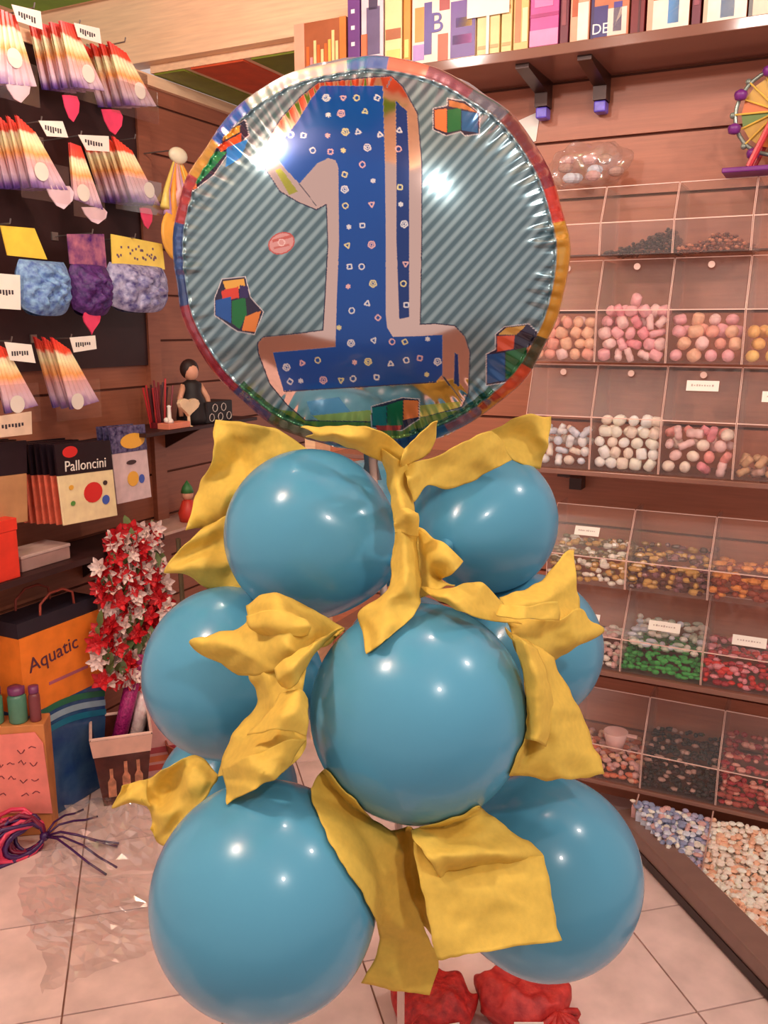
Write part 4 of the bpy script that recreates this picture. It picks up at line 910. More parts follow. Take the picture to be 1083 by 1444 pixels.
# party horns hanging half behind the foil balloon
s_, z_ = FL.hit(250, 225, -0.16)
t = thing('party_horn_bundle', 'bundle of yellow, lilac and orange party horns beside the foil balloon', 'party horns', FL.w(s_, -0.16, z_), FL.ang)
MB().tube([(0, 0.157, 0.03), (0, 0.0, 0.03), (0, -0.003, 0.04)], 0.0022, 6).build('hook_wire', M_HOOK, t)
MB().ball((0.0, -0.004, 0.012), (0.042, 0.02, 0.026), 14, 10).build('cream_knob', mat('horn_cream', (250, 236, 204), 0.45), t, True)
for k in range(11):
    x = -0.06 + 0.013 * k; c = ('horn_yellow', 'horn_lilac', 'horn_orange', 'horn_pink')[k % 4]
    MB().tube([(x * 0.3, 0.0, -0.01), (x * 0.9, rnd.uniform(-.02, .02), -0.10), (x * 1.4, rnd.uniform(-.02, .02), -0.16 - 0.02 * (k % 3))], [0.004, 0.009, 0.015], 8).build('horn', mat(c, {'horn_yellow': (246, 214, 110), 'horn_lilac': (206, 158, 196), 'horn_orange': (240, 164, 64), 'horn_pink': (240, 180, 180)}[c], 0.4), t, True)
MB().lathe([(0.0, -0.006), (0.08, -0.006), (0.09, 0.0), (0.08, 0.006), (0.0, 0.006)], 20).build('paper_disc', mat('disc_orange', (242, 174, 72), 0.45), t, True, loc=(-0.02, -0.01, -0.24)).rotation_euler = (math.pi / 2, 0, 0)

# ------------------------------------------------------------------ floor: ribbons, clear film, red packets
M_RIB = [mat('ribbon_purple', (66, 24, 84), 0.25), mat('ribbon_pink', (226, 60, 96), 0.3), mat('ribbon_wine', (130, 24, 60), 0.3)]
rc = PG(40, 1205); rc = Vector((rc[0], rc[1], 0))
t = thing('ribbon_bundle', 'tied bundle of purple and pink curling ribbons lying on the floor', 'ribbons', rc, 0)
tie = Vector(PG(64, 1195)) - rc + Vector((0, 0, 0.035))
for k in range(26):
    a = rnd.uniform(-0.9, 0.9); r_ = rnd.uniform(0.05, 0.105); pts = []
    for i in range(15):
        u = i / 14 * 2 * math.pi
        pts.append(tie + Vector((-r_ * (1 - math.cos(u)) * 0.72, (a * 0.35 - 0.35) * r_ * (1 - math.cos(u)) + 0.02 * math.sin(u), 0.004 + r_ * 0.75 * math.sin(u) * (0.6 + 0.4 * rnd.random()))))
    for p in pts: p.z = max(p.z, 0.004)
    MB().tube(pts, 0.0065, 5).build('ribbon_loop', M_RIB[(0, 1, 0, 2)[k % 4]], t, True)
MB().ball(tie, (0.014, 0.014, 0.014), 8, 6).build('knot', M_RIB[0], t, True)
for k, (px_, py) in enumerate(((168, 1192), (166, 1196), (150, 1236), (165, 1226), (138, 1160), (118, 1150))):
    E_ = Vector(PG(px_, py)) - rc + Vector((0, 0, 0.006 if k < 4 else 0.02)); mid = (tie + E_) / 2 + Vector((rnd.uniform(-.01, .01), rnd.uniform(-.01, .01), 0.02))
    MB().tube([tie, tie.lerp(mid, .5) + Vector((0, 0, .012)), mid, mid.lerp(E_, .5) + Vector((0, 0, -.004)), E_], 0.0034, 5).build('ribbon_end', M_RIB[0], t, True)
# crumpled clear film on the floor
def film(outline_px, label, seed, hmax=0.05, n=22):
    P4 = [PG(*p) for p in outline_px]; o = Vector(P4[3]); rows = []
    for i in range(n + 1):
        u = i / n; row = []
        for j in range(n + 1):
            v = j / n
            p = (1 - u) * ((1 - v) * P4[0] + v * P4[1]) + u * ((1 - v) * P4[3] + v * P4[2])
            edge = min(u, 1 - u, v, 1 - v)
            jx = rnd.uniform(-.5, .5) * 0.35 / n; jy = rnd.uniform(-.5, .5) * 0.25 / n
            q = Vector((p[0] * 4 + seed, p[1] * 4, 0))
            z = 0.002 + rnd.random() ** 2 * hmax * 0.45 + (0.5 + 0.5 * noise.noise(q)) * hmax * 0.5
            wob = 0.03 * noise.noise(q * 1.7 + Vector((9, 2, 0)))
            row.append((p[0] - o.x + wob + jx, p[1] - o.y + wob + jy, z * (0.25 + min(1, edge * 6) * 0.75)))
        rows.append(row)
    t = thing('clear_film', label, 'film', (o.x, o.y, 0.001), 0)
    f = MB().grid(rows).build('crumpled_sheet', M_FILM, t, False)
    return t
film([(95, 1135), (225, 1120), (262, 1230), (30, 1240)], 'crumpled clear plastic film on the floor behind the ribbons', 1.3, 0.07)
film([(30, 1240), (225, 1235), (255, 1330), (60, 1400)], 'flat clear plastic film on the tiles left of the lowest balloon', 4.1, 0.03)
# red packets under the column
def red_packet(px_, py, wpx, label, seed, mats_, h=0.09):
    c = PG(px_, py); Z = float((c - CP) @ FW); w = wpx * Z / F
    t = thing('red_shred_packet', label, 'packet', (c[0], c[1], 0.001), rnd.uniform(-.3, .3), 'red packets on the floor')
    pouch(w / 2, w * 0.42, h / 2, 26, seed, 0.022, mats_, 'red_filling', t)
    MB().box(-0.03, 0.03, -w * .42 - 0.014, -w * .42 - 0.012, h * .3, h * .3 + 0.035).build('paper_label', M_WHITE, t)
    return t
M_RS = shred('shred_red', (140, 18, 20), (206, 44, 38), 60); M_RS2 = shred('shred_red2', (156, 22, 26), (214, 60, 52), 40)
red_packet(612, 1440, 110, 'red packet of paper shred under the yellow tissue, left of two', 2.0, M_RS)
red_packet(735, 1432, 120, 'red packet with a white label under the right balloon', 7.0, M_RS2)
t = thing('red_bow', 'round red rosette bow on the floor at the bottom edge', 'bow', tuple(PG(785, 1462)[:2]) + (0.001,), 0)
for k in range(12):
    a = 2 * math.pi * k / 12; mb = MB(); pts = []
    for i in range(9):
        u = i / 8 * math.pi; pts.append((math.cos(a) * 0.055 * math.sin(u) * (0.7 + 0.3 * (k % 2)), math.sin(a) * 0.055 * math.sin(u) * (0.7 + 0.3 * (k % 2)), 0.01 + 0.045 * (i / 8)))
    MB().tube(pts, 0.008, 6).build('ribbon_loop', M_RS2, t, True)
MB().ball((0, 0, 0.03), (0.02, 0.02, 0.028), 10, 8).build('core', M_RS2, t, True)

# ------------------------------------------------------------------ the balloon column
AX = PZ(566, 1240, 1.26); AX = Vector((AX[0], AX[1], 0))
colm = thing('balloon_column', 'tall column of sky-blue balloons and yellow tissue topped by a round foil balloon', 'balloons', AX, 0)
MB().lathe([(0.17, 0.0), (0.17, 0.012), (0.155, 0.022), (0.02, 0.03), (0.012, 0.06)], 40).build('base_plate', mat('stand_white', (214, 180, 164), 0.35), colm)
POLE = (0, 0, 0.03)
BALLS = [  # px, py, pixel radius, real radius
    (590, 1003, 153, 0.135), (375, 1265, 161, 0.135), (765, 1232, 138, 0.135), (325, 948, 122, 0.127),
    (745, 912, 104, 0.120), (438, 754, 121, 0.120), (683, 735, 103, 0.115), (322, 1120, 100, 0.125), (520, 740, 92, 0.115), (575, 930, 92, 0.120)]
BLAB = ['sky-blue balloon in front at mid height', 'large sky-blue balloon at the lower left', 'sky-blue balloon at the lower right', 'sky-blue balloon at mid height on the left', 'sky-blue balloon at mid height on the right, mostly behind tissue', 'sky-blue balloon at the upper left under the foil balloon', 'sky-blue balloon at the upper right', 'sky-blue balloon peeping out behind the lower left one', 'sky-blue balloon hidden at the back of the top ring', 'sky-blue balloon hidden at the back of the middle ring']
SPH = []
def latex(px_, py, R, r, lab):
    Z = F * r / R; C_ = Vector(PZ(px_, py, Z))
    SPH.append((C_, r))
    ax = Vector((AX.x, AX.y, C_.z - 0.02)); d = (ax - C_)
    d = d.normalized() if d.length > 0.03 else Vector((0, 1, 0))
    nu, nv = 56, 36; vs = []; fs = []
    for j in range(nv + 1):
        v = math.pi * j / nv; c = -math.cos(v)            # -1 crown .. +1 neck
        rad = math.sin(v)
        ln = c if c < 0 else c * (1 + 0.16 * c ** 4)      # drawn out towards the neck
        rad *= 1 - 0.10 * max(0, c) ** 2
        for k in range(nu):
            q = 2 * math.pi * k / nu; vs.append((rad * r * math.cos(q), rad * r * math.sin(q), ln * r))
    for j in range(nv):
        for k in range(nu): fs.append((j * nu + k, j * nu + (k + 1) % nu, (j + 1) * nu + (k + 1) % nu, (j + 1) * nu + k))
    o = MB().add(vs, fs).build('latex_balloon', M_LATEX, colm, True, loc=C_ - AX); o.rotation_euler = d.to_track_quat('Z', 'Y').to_euler(); o['label'] = lab
    MB().lathe([(0.004, 1.155 * r), (0.009, 1.17 * r), (0.005, 1.185 * r), (0.012, 1.22 * r)], 12).build('knot', M_LATEX, o, True)
for b_, l_ in zip(BALLS, BLAB): latex(*b_, l_)

# --- foil balloon with its printed face
FZc = 1.22
FC = Vector(PZ(520, 373, FZc)); FR = 278 * FZc / F
fd = (Vector(CP) - FC).normalized()
fy = -(fd + Vector((-0.05, 0, 0.0))).normalized(); fx = Vector((0, 0, 1)).cross(-fy).normalized() if False else fy.cross(Vector((0, 0, 1))).normalized(); fz = fx.cross(fy)
fmat = Matrix((fx, fy, fz)).transposed()
NT = 960
prof = []                                           # (rho, y, zone): zone 0 = printed face, 1 = side band and back
for i in range(0, 301):
    u = i / 300; rho = 0.905 * u; prof.append((rho, -0.27 * (1 - u ** 2.6) - 0.09, 0))
for i in range(1, 26):
    u = i / 25; a = u * math.pi; prof.append((0.905 + 0.095 * math.sin(min(a, math.pi / 2)) if a < math.pi / 2 else 1.0 - 0.06 * (1 - math.sin(a)), -0.09 + 0.36 * u, 1))
for i in range(1, 31):
    u = i / 30; prof.append((0.94 * (1 - u), 0.27 + 0.22 * (1 - (1 - u) ** 2.4), 1))
prof = np.array(prof); th = np.arange(NT) * 2 * np.pi / NT
rho = prof[:, 0][:, None] * np.ones(NT)[None]; yy2 = prof[:, 1][:, None] * np.ones(NT)[None]; zone = prof[:, 2][:, None] * np.ones(NT)[None]
rs = np.random.RandomState(3)
env = 0.5 + 0.5 * np.sin(th * 3 + 0.6) * np.sin(th * 5 + 2.0)
cr = np.zeros(NT)
for k in range(9): cr += rs.uniform(.4, 1) * np.sin(th * rs.randint(34, 96) + rs.uniform(0, 6.28))
cr = cr / 4 * (0.35 + 0.9 * env)
fall = np.exp(-((prof[:, 0] - 0.91) / 0.10) ** 2) * (prof[:, 1] < 0.2)
long_ = np.exp(-((prof[:, 0] - 0.94) / 0.20) ** 2) * (prof[:, 1] < 0.2) * 0.35
yy2 += (0.020 * cr)[None] * fall[:, None]
yy2 += (0.018 * np.sin(th * 23 + 1.0 + 2 * np.sin(th * 2)) * env)[None] * long_[:, None]
rho *= 1 + (0.004 * cr)[None] * (fall * (zone[:, 0] > 0))[:, None]
rho *= 1 + (0.006 * np.sin(th * 9 + 1.2) + 0.004 * np.sin(th * 17))[None] * np.clip((rho - 0.8) / 0.2, 0, 1)
seam = np.exp(-((prof[:, 0] - 0.905) / 0.008) ** 2) * (np.abs(prof[:, 1] + 0.09) < 0.03)
yy2 -= 0.014 * seam[:, None]
X = rho * np.cos(th)[None] * FR * 1.02; Zl = rho * np.sin(th)[None] * FR * 0.972; Y = yy2 * FR
LV = np.stack([X, Y, Zl], -1).reshape(-1, 3)
WV = LV @ np.array(fmat).T + np.array(FC)
dv = WV - CP; Zd = dv @ FW
PXX = 541.5 + F * (dv @ RT) / Zd; PYY = 722 - F * (dv @ UP) / Zd
col = np.zeros((len(LV), 4)); zf_ = zone.reshape(-1)
# diagonal stripes of the printed face
ph = ((PXX * 0.74 + PYY * 0.67) / 13.4) % 1.0
tt = np.clip(np.abs(ph - 0.5) * 4 - 0.6, 0, 1)[:, None]
base = np.array(lin((84, 112, 122)))[None] * (1 - tt) + np.array(lin((146, 172, 178)))[None] * tt
col[:, :3] = base; col[:, 3] = 0.25
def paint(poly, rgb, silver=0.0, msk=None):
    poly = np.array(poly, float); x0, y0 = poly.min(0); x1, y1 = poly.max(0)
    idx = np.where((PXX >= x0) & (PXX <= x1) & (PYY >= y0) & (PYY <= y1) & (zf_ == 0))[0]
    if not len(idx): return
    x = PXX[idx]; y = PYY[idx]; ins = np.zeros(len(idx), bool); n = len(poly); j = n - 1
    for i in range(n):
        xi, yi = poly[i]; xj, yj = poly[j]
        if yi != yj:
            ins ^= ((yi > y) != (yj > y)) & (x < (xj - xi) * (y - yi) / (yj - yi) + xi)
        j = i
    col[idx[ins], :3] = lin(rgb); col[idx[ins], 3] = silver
def grow(poly, d):
    p = np.array(poly, float); n = len(p); out = []
    area = sum(p[i][0] * p[(i + 1) % n][1] - p[(i + 1) % n][0] * p[i][1] for i in range(n)); sg_ = 1 if area > 0 else -1
    for i in range(n):
        e0 = p[i] - p[i - 1]; e1_ = p[(i + 1) % n] - p[i]
        n0 = np.array([e0[1], -e0[0]]) / (np.hypot(*e0) + 1e-9); n1 = np.array([e1_[1], -e1_[0]]) / (np.hypot(*e1_) + 1e-9)
        m_ = n0 + n1; m_ = m_ / max(0.5, m_ @ m_ / 1.0) if m_ @ m_ > 0 else n0
        out.append(p[i] + sg_ * d * m_ * 1.0)
    return out
def line(p, q, w, rgb, silver=0.0):
    p = np.array(p, float); q = np.array(q, float); d = (q - p) / (np.hypot(*(q - p)) + 1e-9); n_ = np.array([-d[1], d[0]]) * w / 2
    paint([p + n_, q + n_, q - n_, p - n_], rgb, silver)
# lower printed border: green meadow and blue edge along the bottom of the face
an = np.degrees(np.arctan2(Zl, X)).reshape(-1) % 360; rr = (np.hypot(X, Zl) / FR).reshape(-1)
m_ = (zf_ == 0) & (PYY > 586 + 0.0012 * (PXX - 525) ** 2 * -0.4) ; col[m_, :3] = lin((96, 130, 50))
m_ = (zf_ == 0) & (rr > 0.86) & (an > 222) & (an < 262); col[m_, :3] = lin((38, 96, 60))
m_ = (zf_ == 0) & (rr > 0.86) & (an > 284) & (an < 316); col[m_, :3] = lin((30, 84, 62))
m_ = (zf_ == 0) & (rr > 0.915) & (an > 230) & (an < 316); col[m_, :3] = lin((14, 62, 110))
outer = [(552, 108), (520, 110), (449, 117), (425, 136), (398, 166), (380, 195), (371, 216), (369, 228), (395, 269), (420, 284), (446, 295), (461, 287), (463, 346), (459, 420), (456, 466), (420, 471), (371, 476), (364, 484), (365, 498), (381, 541), (405, 570), (431, 592), (520, 594), (600, 586), (651, 573), (660, 553), (662, 497), (655, 475), (641, 460), (615, 457), (592, 458), (594, 340), (594, 228), (588, 160), (567, 122)]
paint(grow(outer, 3.2), (36, 34, 66)); paint(outer, (232, 206, 196), 1.0)
BL1 = (10, 72, 152); BL2 = (10, 50, 116)
paint([(453, 121), (540, 121), (543, 235), (544, 340), (544, 444), (546, 462), (554, 475), (590, 474), (624, 472), (624, 528), (615, 538), (520, 546), (400, 551), (392, 525), (385, 497), (430, 493), (473, 489), (475, 420), (478, 340), (477, 236), (473, 226), (463, 223), (448, 230), (422, 259), (404, 240), (387, 219), (400, 196), (419, 172), (438, 140)], BL1)
paint([(558, 142), (574, 157), (577, 228), (577, 340), (577, 447), (563, 450), (559, 340), (559, 228)], BL2)
paint([(641, 497), (646, 500), (648, 546), (640, 540)], BL2)
line((552, 110), (545, 124), 1.6, (60, 60, 90)); line((624, 530), (652, 566), 1.8, (50, 50, 70)); line((400, 552), (616, 539), 1.6, (60, 50, 80)); line((422, 259), (446, 290), 1.4, (90, 80, 90))
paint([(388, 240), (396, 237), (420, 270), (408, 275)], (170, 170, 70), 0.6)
paint([(432, 566), (478, 560), (500, 588), (440, 590)], (140, 180, 206), 0.6)  # bluish reflection painted on the silver below the base
paint([(440, 586), (650, 566), (648, 574), (600, 587), (520, 594), (450, 593)], (196, 196, 96), 0.5)  # reflection of the yellow tissue painted into the silver
# little printed shapes in the blue
SYM = [(244, 0, 0)]
rs2 = random.Random(5)
def ring(x, y, r, rgb, n=5, w=1.5, rot=0.0):
    pts = [(x + r * math.cos(rot + 2 * math.pi * k / n), y + r * math.sin(rot + 2 * math.pi * k / n)) for k in range(n)]
    for k in range(n): line(pts[k], pts[(k + 1) % n], w, rgb, 0.0)
W_ = (214, 214, 216); PKc = (222, 176, 176); YC = (216, 206, 150)
spots = [(460, 138), (484, 138), (503, 138), (532, 138), (463, 162), (481, 160), (515, 157), (410, 190), (428, 191), (462, 191), (487, 186), (505, 186), (441, 212), (466, 214), (484, 212), (518, 208), (536, 190), (511, 232), (486, 246), (526, 255), (486, 267), (524, 288), (487, 290), (511, 318), (492, 320), (524, 345), (490, 346), (510, 376), (493, 376), (491, 404), (526, 400), (518, 428), (496, 438), (533, 448), (478, 462), (495, 484), (527, 480), (553, 482), (571, 482), (603, 478), (404, 518), (426, 512), (448, 508), (409, 538), (424, 537), (456, 536), (481, 536), (498, 534), (531, 532), (500, 511), (519, 510), (551, 513), (573, 508), (592, 505), (602, 528), (617, 510), (563, 184), (562, 210), (564, 264), (565, 288), (570, 316), (572, 372), (569, 400), (573, 430)]
for k, (x, y) in enumerate(spots):
    c = (W_, PKc, YC, W_)[k % 4]; kd = k % 5
    if kd == 0: ring(x, y, 5.2, c, 5, 2.0, 0.3); ring(x, y, 2.4, c, 5, 1.4)
    elif kd == 1: ring(x, y, 4.6, c, 3, 1.9, rs2.uniform(0, 6))
    elif kd == 2: ring(x, y, 4.0, c, 8, 1.8)
    elif kd == 3: ring(x, y, 4.4, c, 4, 1.9, rs2.uniform(0, 6))
    else: ring(x, y, 2.2, c, 6, 3.4)
# oval maker's mark, illegible
ov = [(397 + 18 * math.cos(a / 16 * 6.283), 343 + 15 * math.sin(a / 16 * 6.283) - 3 * math.cos(a / 16 * 6.283)) for a in range(16)]
paint(ov, (206, 150, 146))
for k in range(16): line(ov[k], ov[(k + 1) % 16], 1.8, (186, 84, 80))
line((384, 340), (411, 333), 4, (186, 96, 90)); line((386, 350), (408, 345), 3, (190, 110, 104)); ring(397, 342, 5, (226, 196, 190), 6, 1.4)
# groups of coloured blocks
DK = (40, 34, 60)
def blocks(bord, parts):
    paint(grow(bord, 4), (206, 196, 196)); paint(grow(bord, 1.6), DK)
    for p, c in parts: paint(p, c)
blocks([(612, 154), (632, 150), (632, 140), (655, 144), (675, 160), (675, 188), (656, 190), (650, 184), (630, 190), (612, 182)],
       [([(613, 155), (630, 153), (630, 187), (613, 181)], (222, 120, 66)), ([(631, 155), (650, 152), (650, 183), (631, 187)], (30, 108, 60)), ([(651, 156), (674, 160), (674, 187), (651, 184)], (34, 92, 140)), ([(633, 141), (654, 146), (674, 159), (650, 153), (633, 150)], (178, 110, 60))])
blocks([(304, 420), (314, 395), (345, 392), (352, 420), (370, 440), (358, 470), (335, 466), (304, 444)],
       [([(314, 396), (344, 393), (346, 406), (318, 408)], (226, 168, 74)), ([(312, 410), (336, 404), (337, 420), (314, 424)], (214, 66, 50)), ([(304, 424), (326, 418), (326, 456), (304, 444)], (30, 84, 158)), ([(327, 424), (346, 420), (348, 444), (338, 464), (327, 456)], (22, 110, 56)), ([(346, 446), (368, 438), (360, 468), (341, 466)], (224, 130, 60)), ([(338, 402), (350, 404), (350, 420), (338, 420)], (52, 40, 90))])
blocks([(687, 500), (700, 494), (700, 472), (712, 462), (745, 458), (758, 470), (760, 500), (740, 534), (687, 542)],
       [([(702, 472), (714, 462), (742, 459), (728, 472)], (200, 150, 72)), ([(701, 474), (726, 473), (724, 492), (701, 496)], (206, 80, 50)), ([(728, 474), (752, 466), (756, 486), (728, 492)], (36, 30, 52)), ([(687, 500), (712, 497), (712, 536), (687, 541)], (24, 78, 132)), ([(713, 496), (742, 490), (742, 530), (713, 534)], (20, 92, 44)), ([(743, 490), (760, 480), (756, 506), (743, 528)], (168, 96, 60))])
blocks([(525, 574), (568, 562), (590, 564), (590, 590), (566, 606), (525, 602)],
       [([(525, 575), (545, 572), (545, 600), (525, 600)], (20, 112, 110)), ([(546, 571), (568, 564), (568, 600), (546, 600)], (16, 104, 58)), ([(569, 564), (590, 565), (590, 588), (569, 592)], (228, 124, 58)), ([(530, 600), (566, 600), (564, 607), (532, 607)], (176, 52, 40))])
blocks([(258, 250), (270, 214), (306, 196), (345, 170), (350, 190), (318, 220), (300, 246), (272, 268)],
       [([(296, 196), (338, 176), (338, 186), (300, 206)], (224, 160, 60)), ([(306, 206), (340, 188), (340, 200), (312, 214)], (220, 84, 44)), ([(270, 236), (305, 214), (320, 214), (300, 238), (276, 262)], (26, 130, 74)), ([(320, 208), (350, 196), (340, 222), (318, 236)], (40, 130, 206)), ([(260, 244), (272, 238), (278, 266), (262, 268)], (226, 100, 50))])
# side band and back: colour blocks round the rim
band = [(0, (196, 146, 40)), (12, (196, 50, 44)), (22, (128, 36, 56)), (34, (96, 30, 52)), (46, (84, 92, 112)), (58, (120, 50, 80)), (72, (206, 110, 90)), (84, (60, 110, 180)), (96, (214, 190, 196)), (118, (150, 170, 170)), (128, (44, 100, 190)), (142, (200, 150, 70)), (154, (170, 60, 70)), (168, (40, 84, 146)), (184, (30, 70, 128)), (192, (150, 30, 60)), (214, (150, 40, 80)), (222, (40, 80, 140)), (236, (40, 110, 70)), (250, (24, 60, 120)), (270, (20, 50, 110)), (296, (150, 44, 30)), (316, (206, 74, 40)), (328, (26, 60, 40)), (338, (190, 140, 36)), (361, (196, 146, 40))]
ang_b = np.array([b[0] for b in band], float); mb_ = zf_ == 1
ii = np.searchsorted(ang_b, an[mb_], side='right') - 1
col[mb_, :3] = np.array([lin(b[1]) for b in band])[ii]; col[mb_, 3] = 0.0
NPf = len(prof); fs = []
ix = np.arange(NPf * NT).reshape(NPf, NT)
q4 = np.stack([ix[1:-1], np.roll(ix[1:-1], -1, 1), np.roll(ix[2:], -1, 1), ix[2:]], -1).reshape(-1, 4)
c0 = [tuple(int(v) for v in (ix[0, 0], ix[1, (k + 1) % NT], ix[1, k])) for k in range(NT)]
me = bpy.data.meshes.new('foil_balloon'); me.from_pydata(LV.tolist(), [], [tuple(r) for r in q4.tolist()] + [(a_, c_, b_) for a_, b_, c_ in c0]); me.update()
at_ = me.color_attributes.new('print', 'FLOAT_COLOR', 'POINT'); at_.data.foreach_set('color', col.astype(np.float32).ravel())
me.polygons.foreach_set('use_smooth', [True] * len(me.polygons))
fm_ = bpy.data.materials.new('printed_foil'); fm_.use_nodes = True; nt = fm_.node_tree; b_ = nt.nodes['Principled BSDF']
at = nt.nodes.new('ShaderNodeAttribute'); at.attribute_name = 'print'
nt.links.new(at.outputs['Color'], b_.inputs['Base Color'])
mm = nt.nodes.new('ShaderNodeMapRange'); mm.inputs[3].default_value = 0.30; mm.inputs[4].default_value = 1.0; nt.links.new(at.outputs['Alpha'], mm.inputs[0]); nt.links.new(mm.outputs[0], b_.inputs['Metallic'])
m2_ = nt.nodes.new('ShaderNodeMapRange'); m2_.inputs[3].default_value = 0.24; m2_.inputs[4].default_value = 0.10; nt.links.new(at.outputs['Alpha'], m2_.inputs[0]); nt.links.new(m2_.outputs[0], b_.inputs['Roughness'])
b_.inputs['Coat Weight'].default_value = 0.4; b_.inputs['Coat Roughness'].default_value = 0.08
me.materials.append(fm_)
fo = link('foil_balloon', me, colm, FC - AX); fo.rotation_euler = fmat.to_euler(); fo['label'] = 'round foil balloon printed with a big blue number one'
_ft = FC + fmat @ Vector((0, 0.03, -FR * 0.93)) - AX
MB().tube([POLE, (0, 0, 0.6), (_ft.x * 0.2, _ft.y * 0.2, 0.95), (_ft.x * 0.7, _ft.y * 0.7, 1.12), _ft], 0.0055, 10).build('pole', MATS['stand_white'], colm, True)
# welded seam flange behind the bulge and the filling tail
mb = MB(); P = []
for k in range(161):
    a = 2 * math.pi * k / 160; w_ = 0.004 * math.sin(a * 40) + 0.003 * math.sin(a * 23)
    P.append([(FR * 0.985 * math.cos(a), FR * (0.10 + w_ * 2), FR * 0.955 * math.sin(a)), (FR * 1.004 * math.cos(a), FR * (0.10 + w_ * 3), FR * 0.98 * math.sin(a))])
mb.grid(P).build('seam_flange', mat('foil_silver', (206, 190, 186), 0.15, metal=0.9), fo, True)
MB().grid([[(-0.012, 0.03, -FR * .97), (0.012, 0.03, -FR * .97)], [(-0.01, 0.032, -FR * 1.06), (0.01, 0.032, -FR * 1.06)], [(-0.016, 0.03, -FR * 1.15), (0.016, 0.03, -FR * 1.15)]]).build('filling_tail', MATS['foil_silver'], fo, True)

# --- yellow tissue sheets: control grids (pixel x, pixel y, depth) -> smooth folded surfaces kept clear of the balloons
def crom(p0, p1, p2, p3, t):
    return 0.5 * ((2 * p1) + (-p0 + p2) * t + (2 * p0 - 5 * p1 + 4 * p2 - p3) * t * t + (-p0 + 3 * p1 - 3 * p2 + p3) * t ** 3)
def dens(A, n):
    m = len(A); out = []
    for i in range(m - 1):
        p0 = A[max(i - 1, 0)] if i else 2 * A[0] - A[1]; p3 = A[i + 2] if i + 2 < m else 2 * A[-1] - A[-2]
        for k in range(n): out.append(crom(p0, A[i], A[i + 1], p3, k / n))
    out.append(A[-1]); return out
def front_depth(px_, py):
    """depth of the nearest balloon surface on this sight line, or None"""
    r = Vector(ray(px_, py)); best = None
    for C_, rad in SPH:
        oc = Vector(CP) - C_; a = r.dot(r); b = 2 * oc.dot(r); c = oc.dot(oc) - (rad * 1.015) ** 2; D = b * b - 4 * a * c
        if D > 0:
            t = (-b - math.sqrt(D)) / (2 * a)
            if best is None or t < best: best = t
    return best
def sheet(rows, label, clamp=True, amp=0.011, n=10, seed=0.0, shift=0.0):
    A = [[np.array(p, float) for p in r] for r in rows]
    A = [dens(r, n) for r in A]; cols = [dens([A[i][j] for i in range(len(A))], n) for j in range(len(A[0]))]
    P = []
    for i in range(len(cols[0])):
        row = []
        for j in range(len(cols)):
            x, y, Z = cols[j][i]
            q_ = Vector((x * 0.011 + seed * 3.1, y * 0.011, seed)); rg = 1 - 2.6 * abs(noise.noise(q_)); rg2 = 1 - 3.0 * abs(noise.noise(q_ * 2.1 + Vector((4, 7, 1))))
            Z += shift + amp * 0.6 * noise.noise(Vector((x * 0.02 + seed, y * 0.02, seed))) - amp * 1.3 * max(rg, 0) - amp * 0.45 * max(rg2, 0)
            x += 3.5 * noise.noise(Vector((x * 0.05, y * 0.05, seed + 20))); y += 3.5 * noise.noise(Vector((x * 0.05, y * 0.05, seed + 40)))
            if clamp:
                fd_ = front_depth(x, y)
                if fd_ is not None: Z = min(Z, fd_ - 0.004)
            row.append(Vector(PZ(x, y, Z)) - AX)
        P.append(row)
    o = MB().grid(P).build('tissue_sheet', M_TISSUE, colm, True); o['label'] = label
    s_ = o.modifiers.new('thickness', 'SOLIDIFY'); s_.thickness = 0.0012; s_.offset = 0
    return o
# upper left, behind the balloon
sheet([[(303, 591, 1.30), (345, 596, 1.26), (400, 610, 1.24), (440, 640, 1.25)], [(299, 648, 1.26), (340, 648, 1.30), (390, 655, 1.26), (440, 670, 1.25)], [(279, 690, 1.31), (320, 698, 1.26), (370, 705, 1.28), (430, 715, 1.27)], [(262, 747, 1.28), (305, 742, 1.31), (350, 745, 1.27), (420, 750, 1.27)]], 'yellow tissue fanning out left of the upper left balloon', clamp=False, amp=0.012, seed=1, shift=0.03)
sheet([[(292, 742, 1.30), (325, 728, 1.27), (370, 740, 1.27)], [(262, 768, 1.27), (310, 765, 1.30), (365, 775, 1.27)], [(230, 806, 1.29), (270, 797, 1.26), (345, 800, 1.28)], [(262, 800, 1.29), (290, 828, 1.29), (350, 836, 1.27)]], 'pointed yellow tissue tip low on the left of the upper balloon', clamp=False, amp=0.010, seed=2, shift=0.03)
# under the foil balloon
sheet([[(424, 603, 1.14), (475, 601, 1.10), (530, 605, 1.08), (573, 634, 1.13)], [(440, 612, 1.12), (480, 614, 1.07), (530, 626, 1.10), (570, 648, 1.13)], [(430, 616, 1.15), (486, 628, 1.12), (532, 648, 1.12), (566, 662, 1.15)]], 'ruffled yellow tissue band right under the foil balloon', seed=3)
sheet([[(571, 634, 1.10), (592, 612, 1.08), (617, 594, 1.09)], [(568, 648, 1.09), (592, 632, 1.12), (614, 612, 1.13)], [(566, 658, 1.10), (588, 650, 1.13), (606, 638, 1.15)]], 'small upright tissue fold in the middle under the foil balloon', seed=4)
sheet([[(570, 657, 1.12), (620, 642, 1.14), (684, 609, 1.20), (702, 612, 1.22)], [(574, 676, 1.10), (622, 660, 1.16), (682, 638, 1.20), (714, 636, 1.24)], [(584, 708, 1.11), (602, 684, 1.14), (642, 688, 1.18), (722, 648, 1.25)]], 'yellow tissue flap lying over the upper right balloon', seed=5)
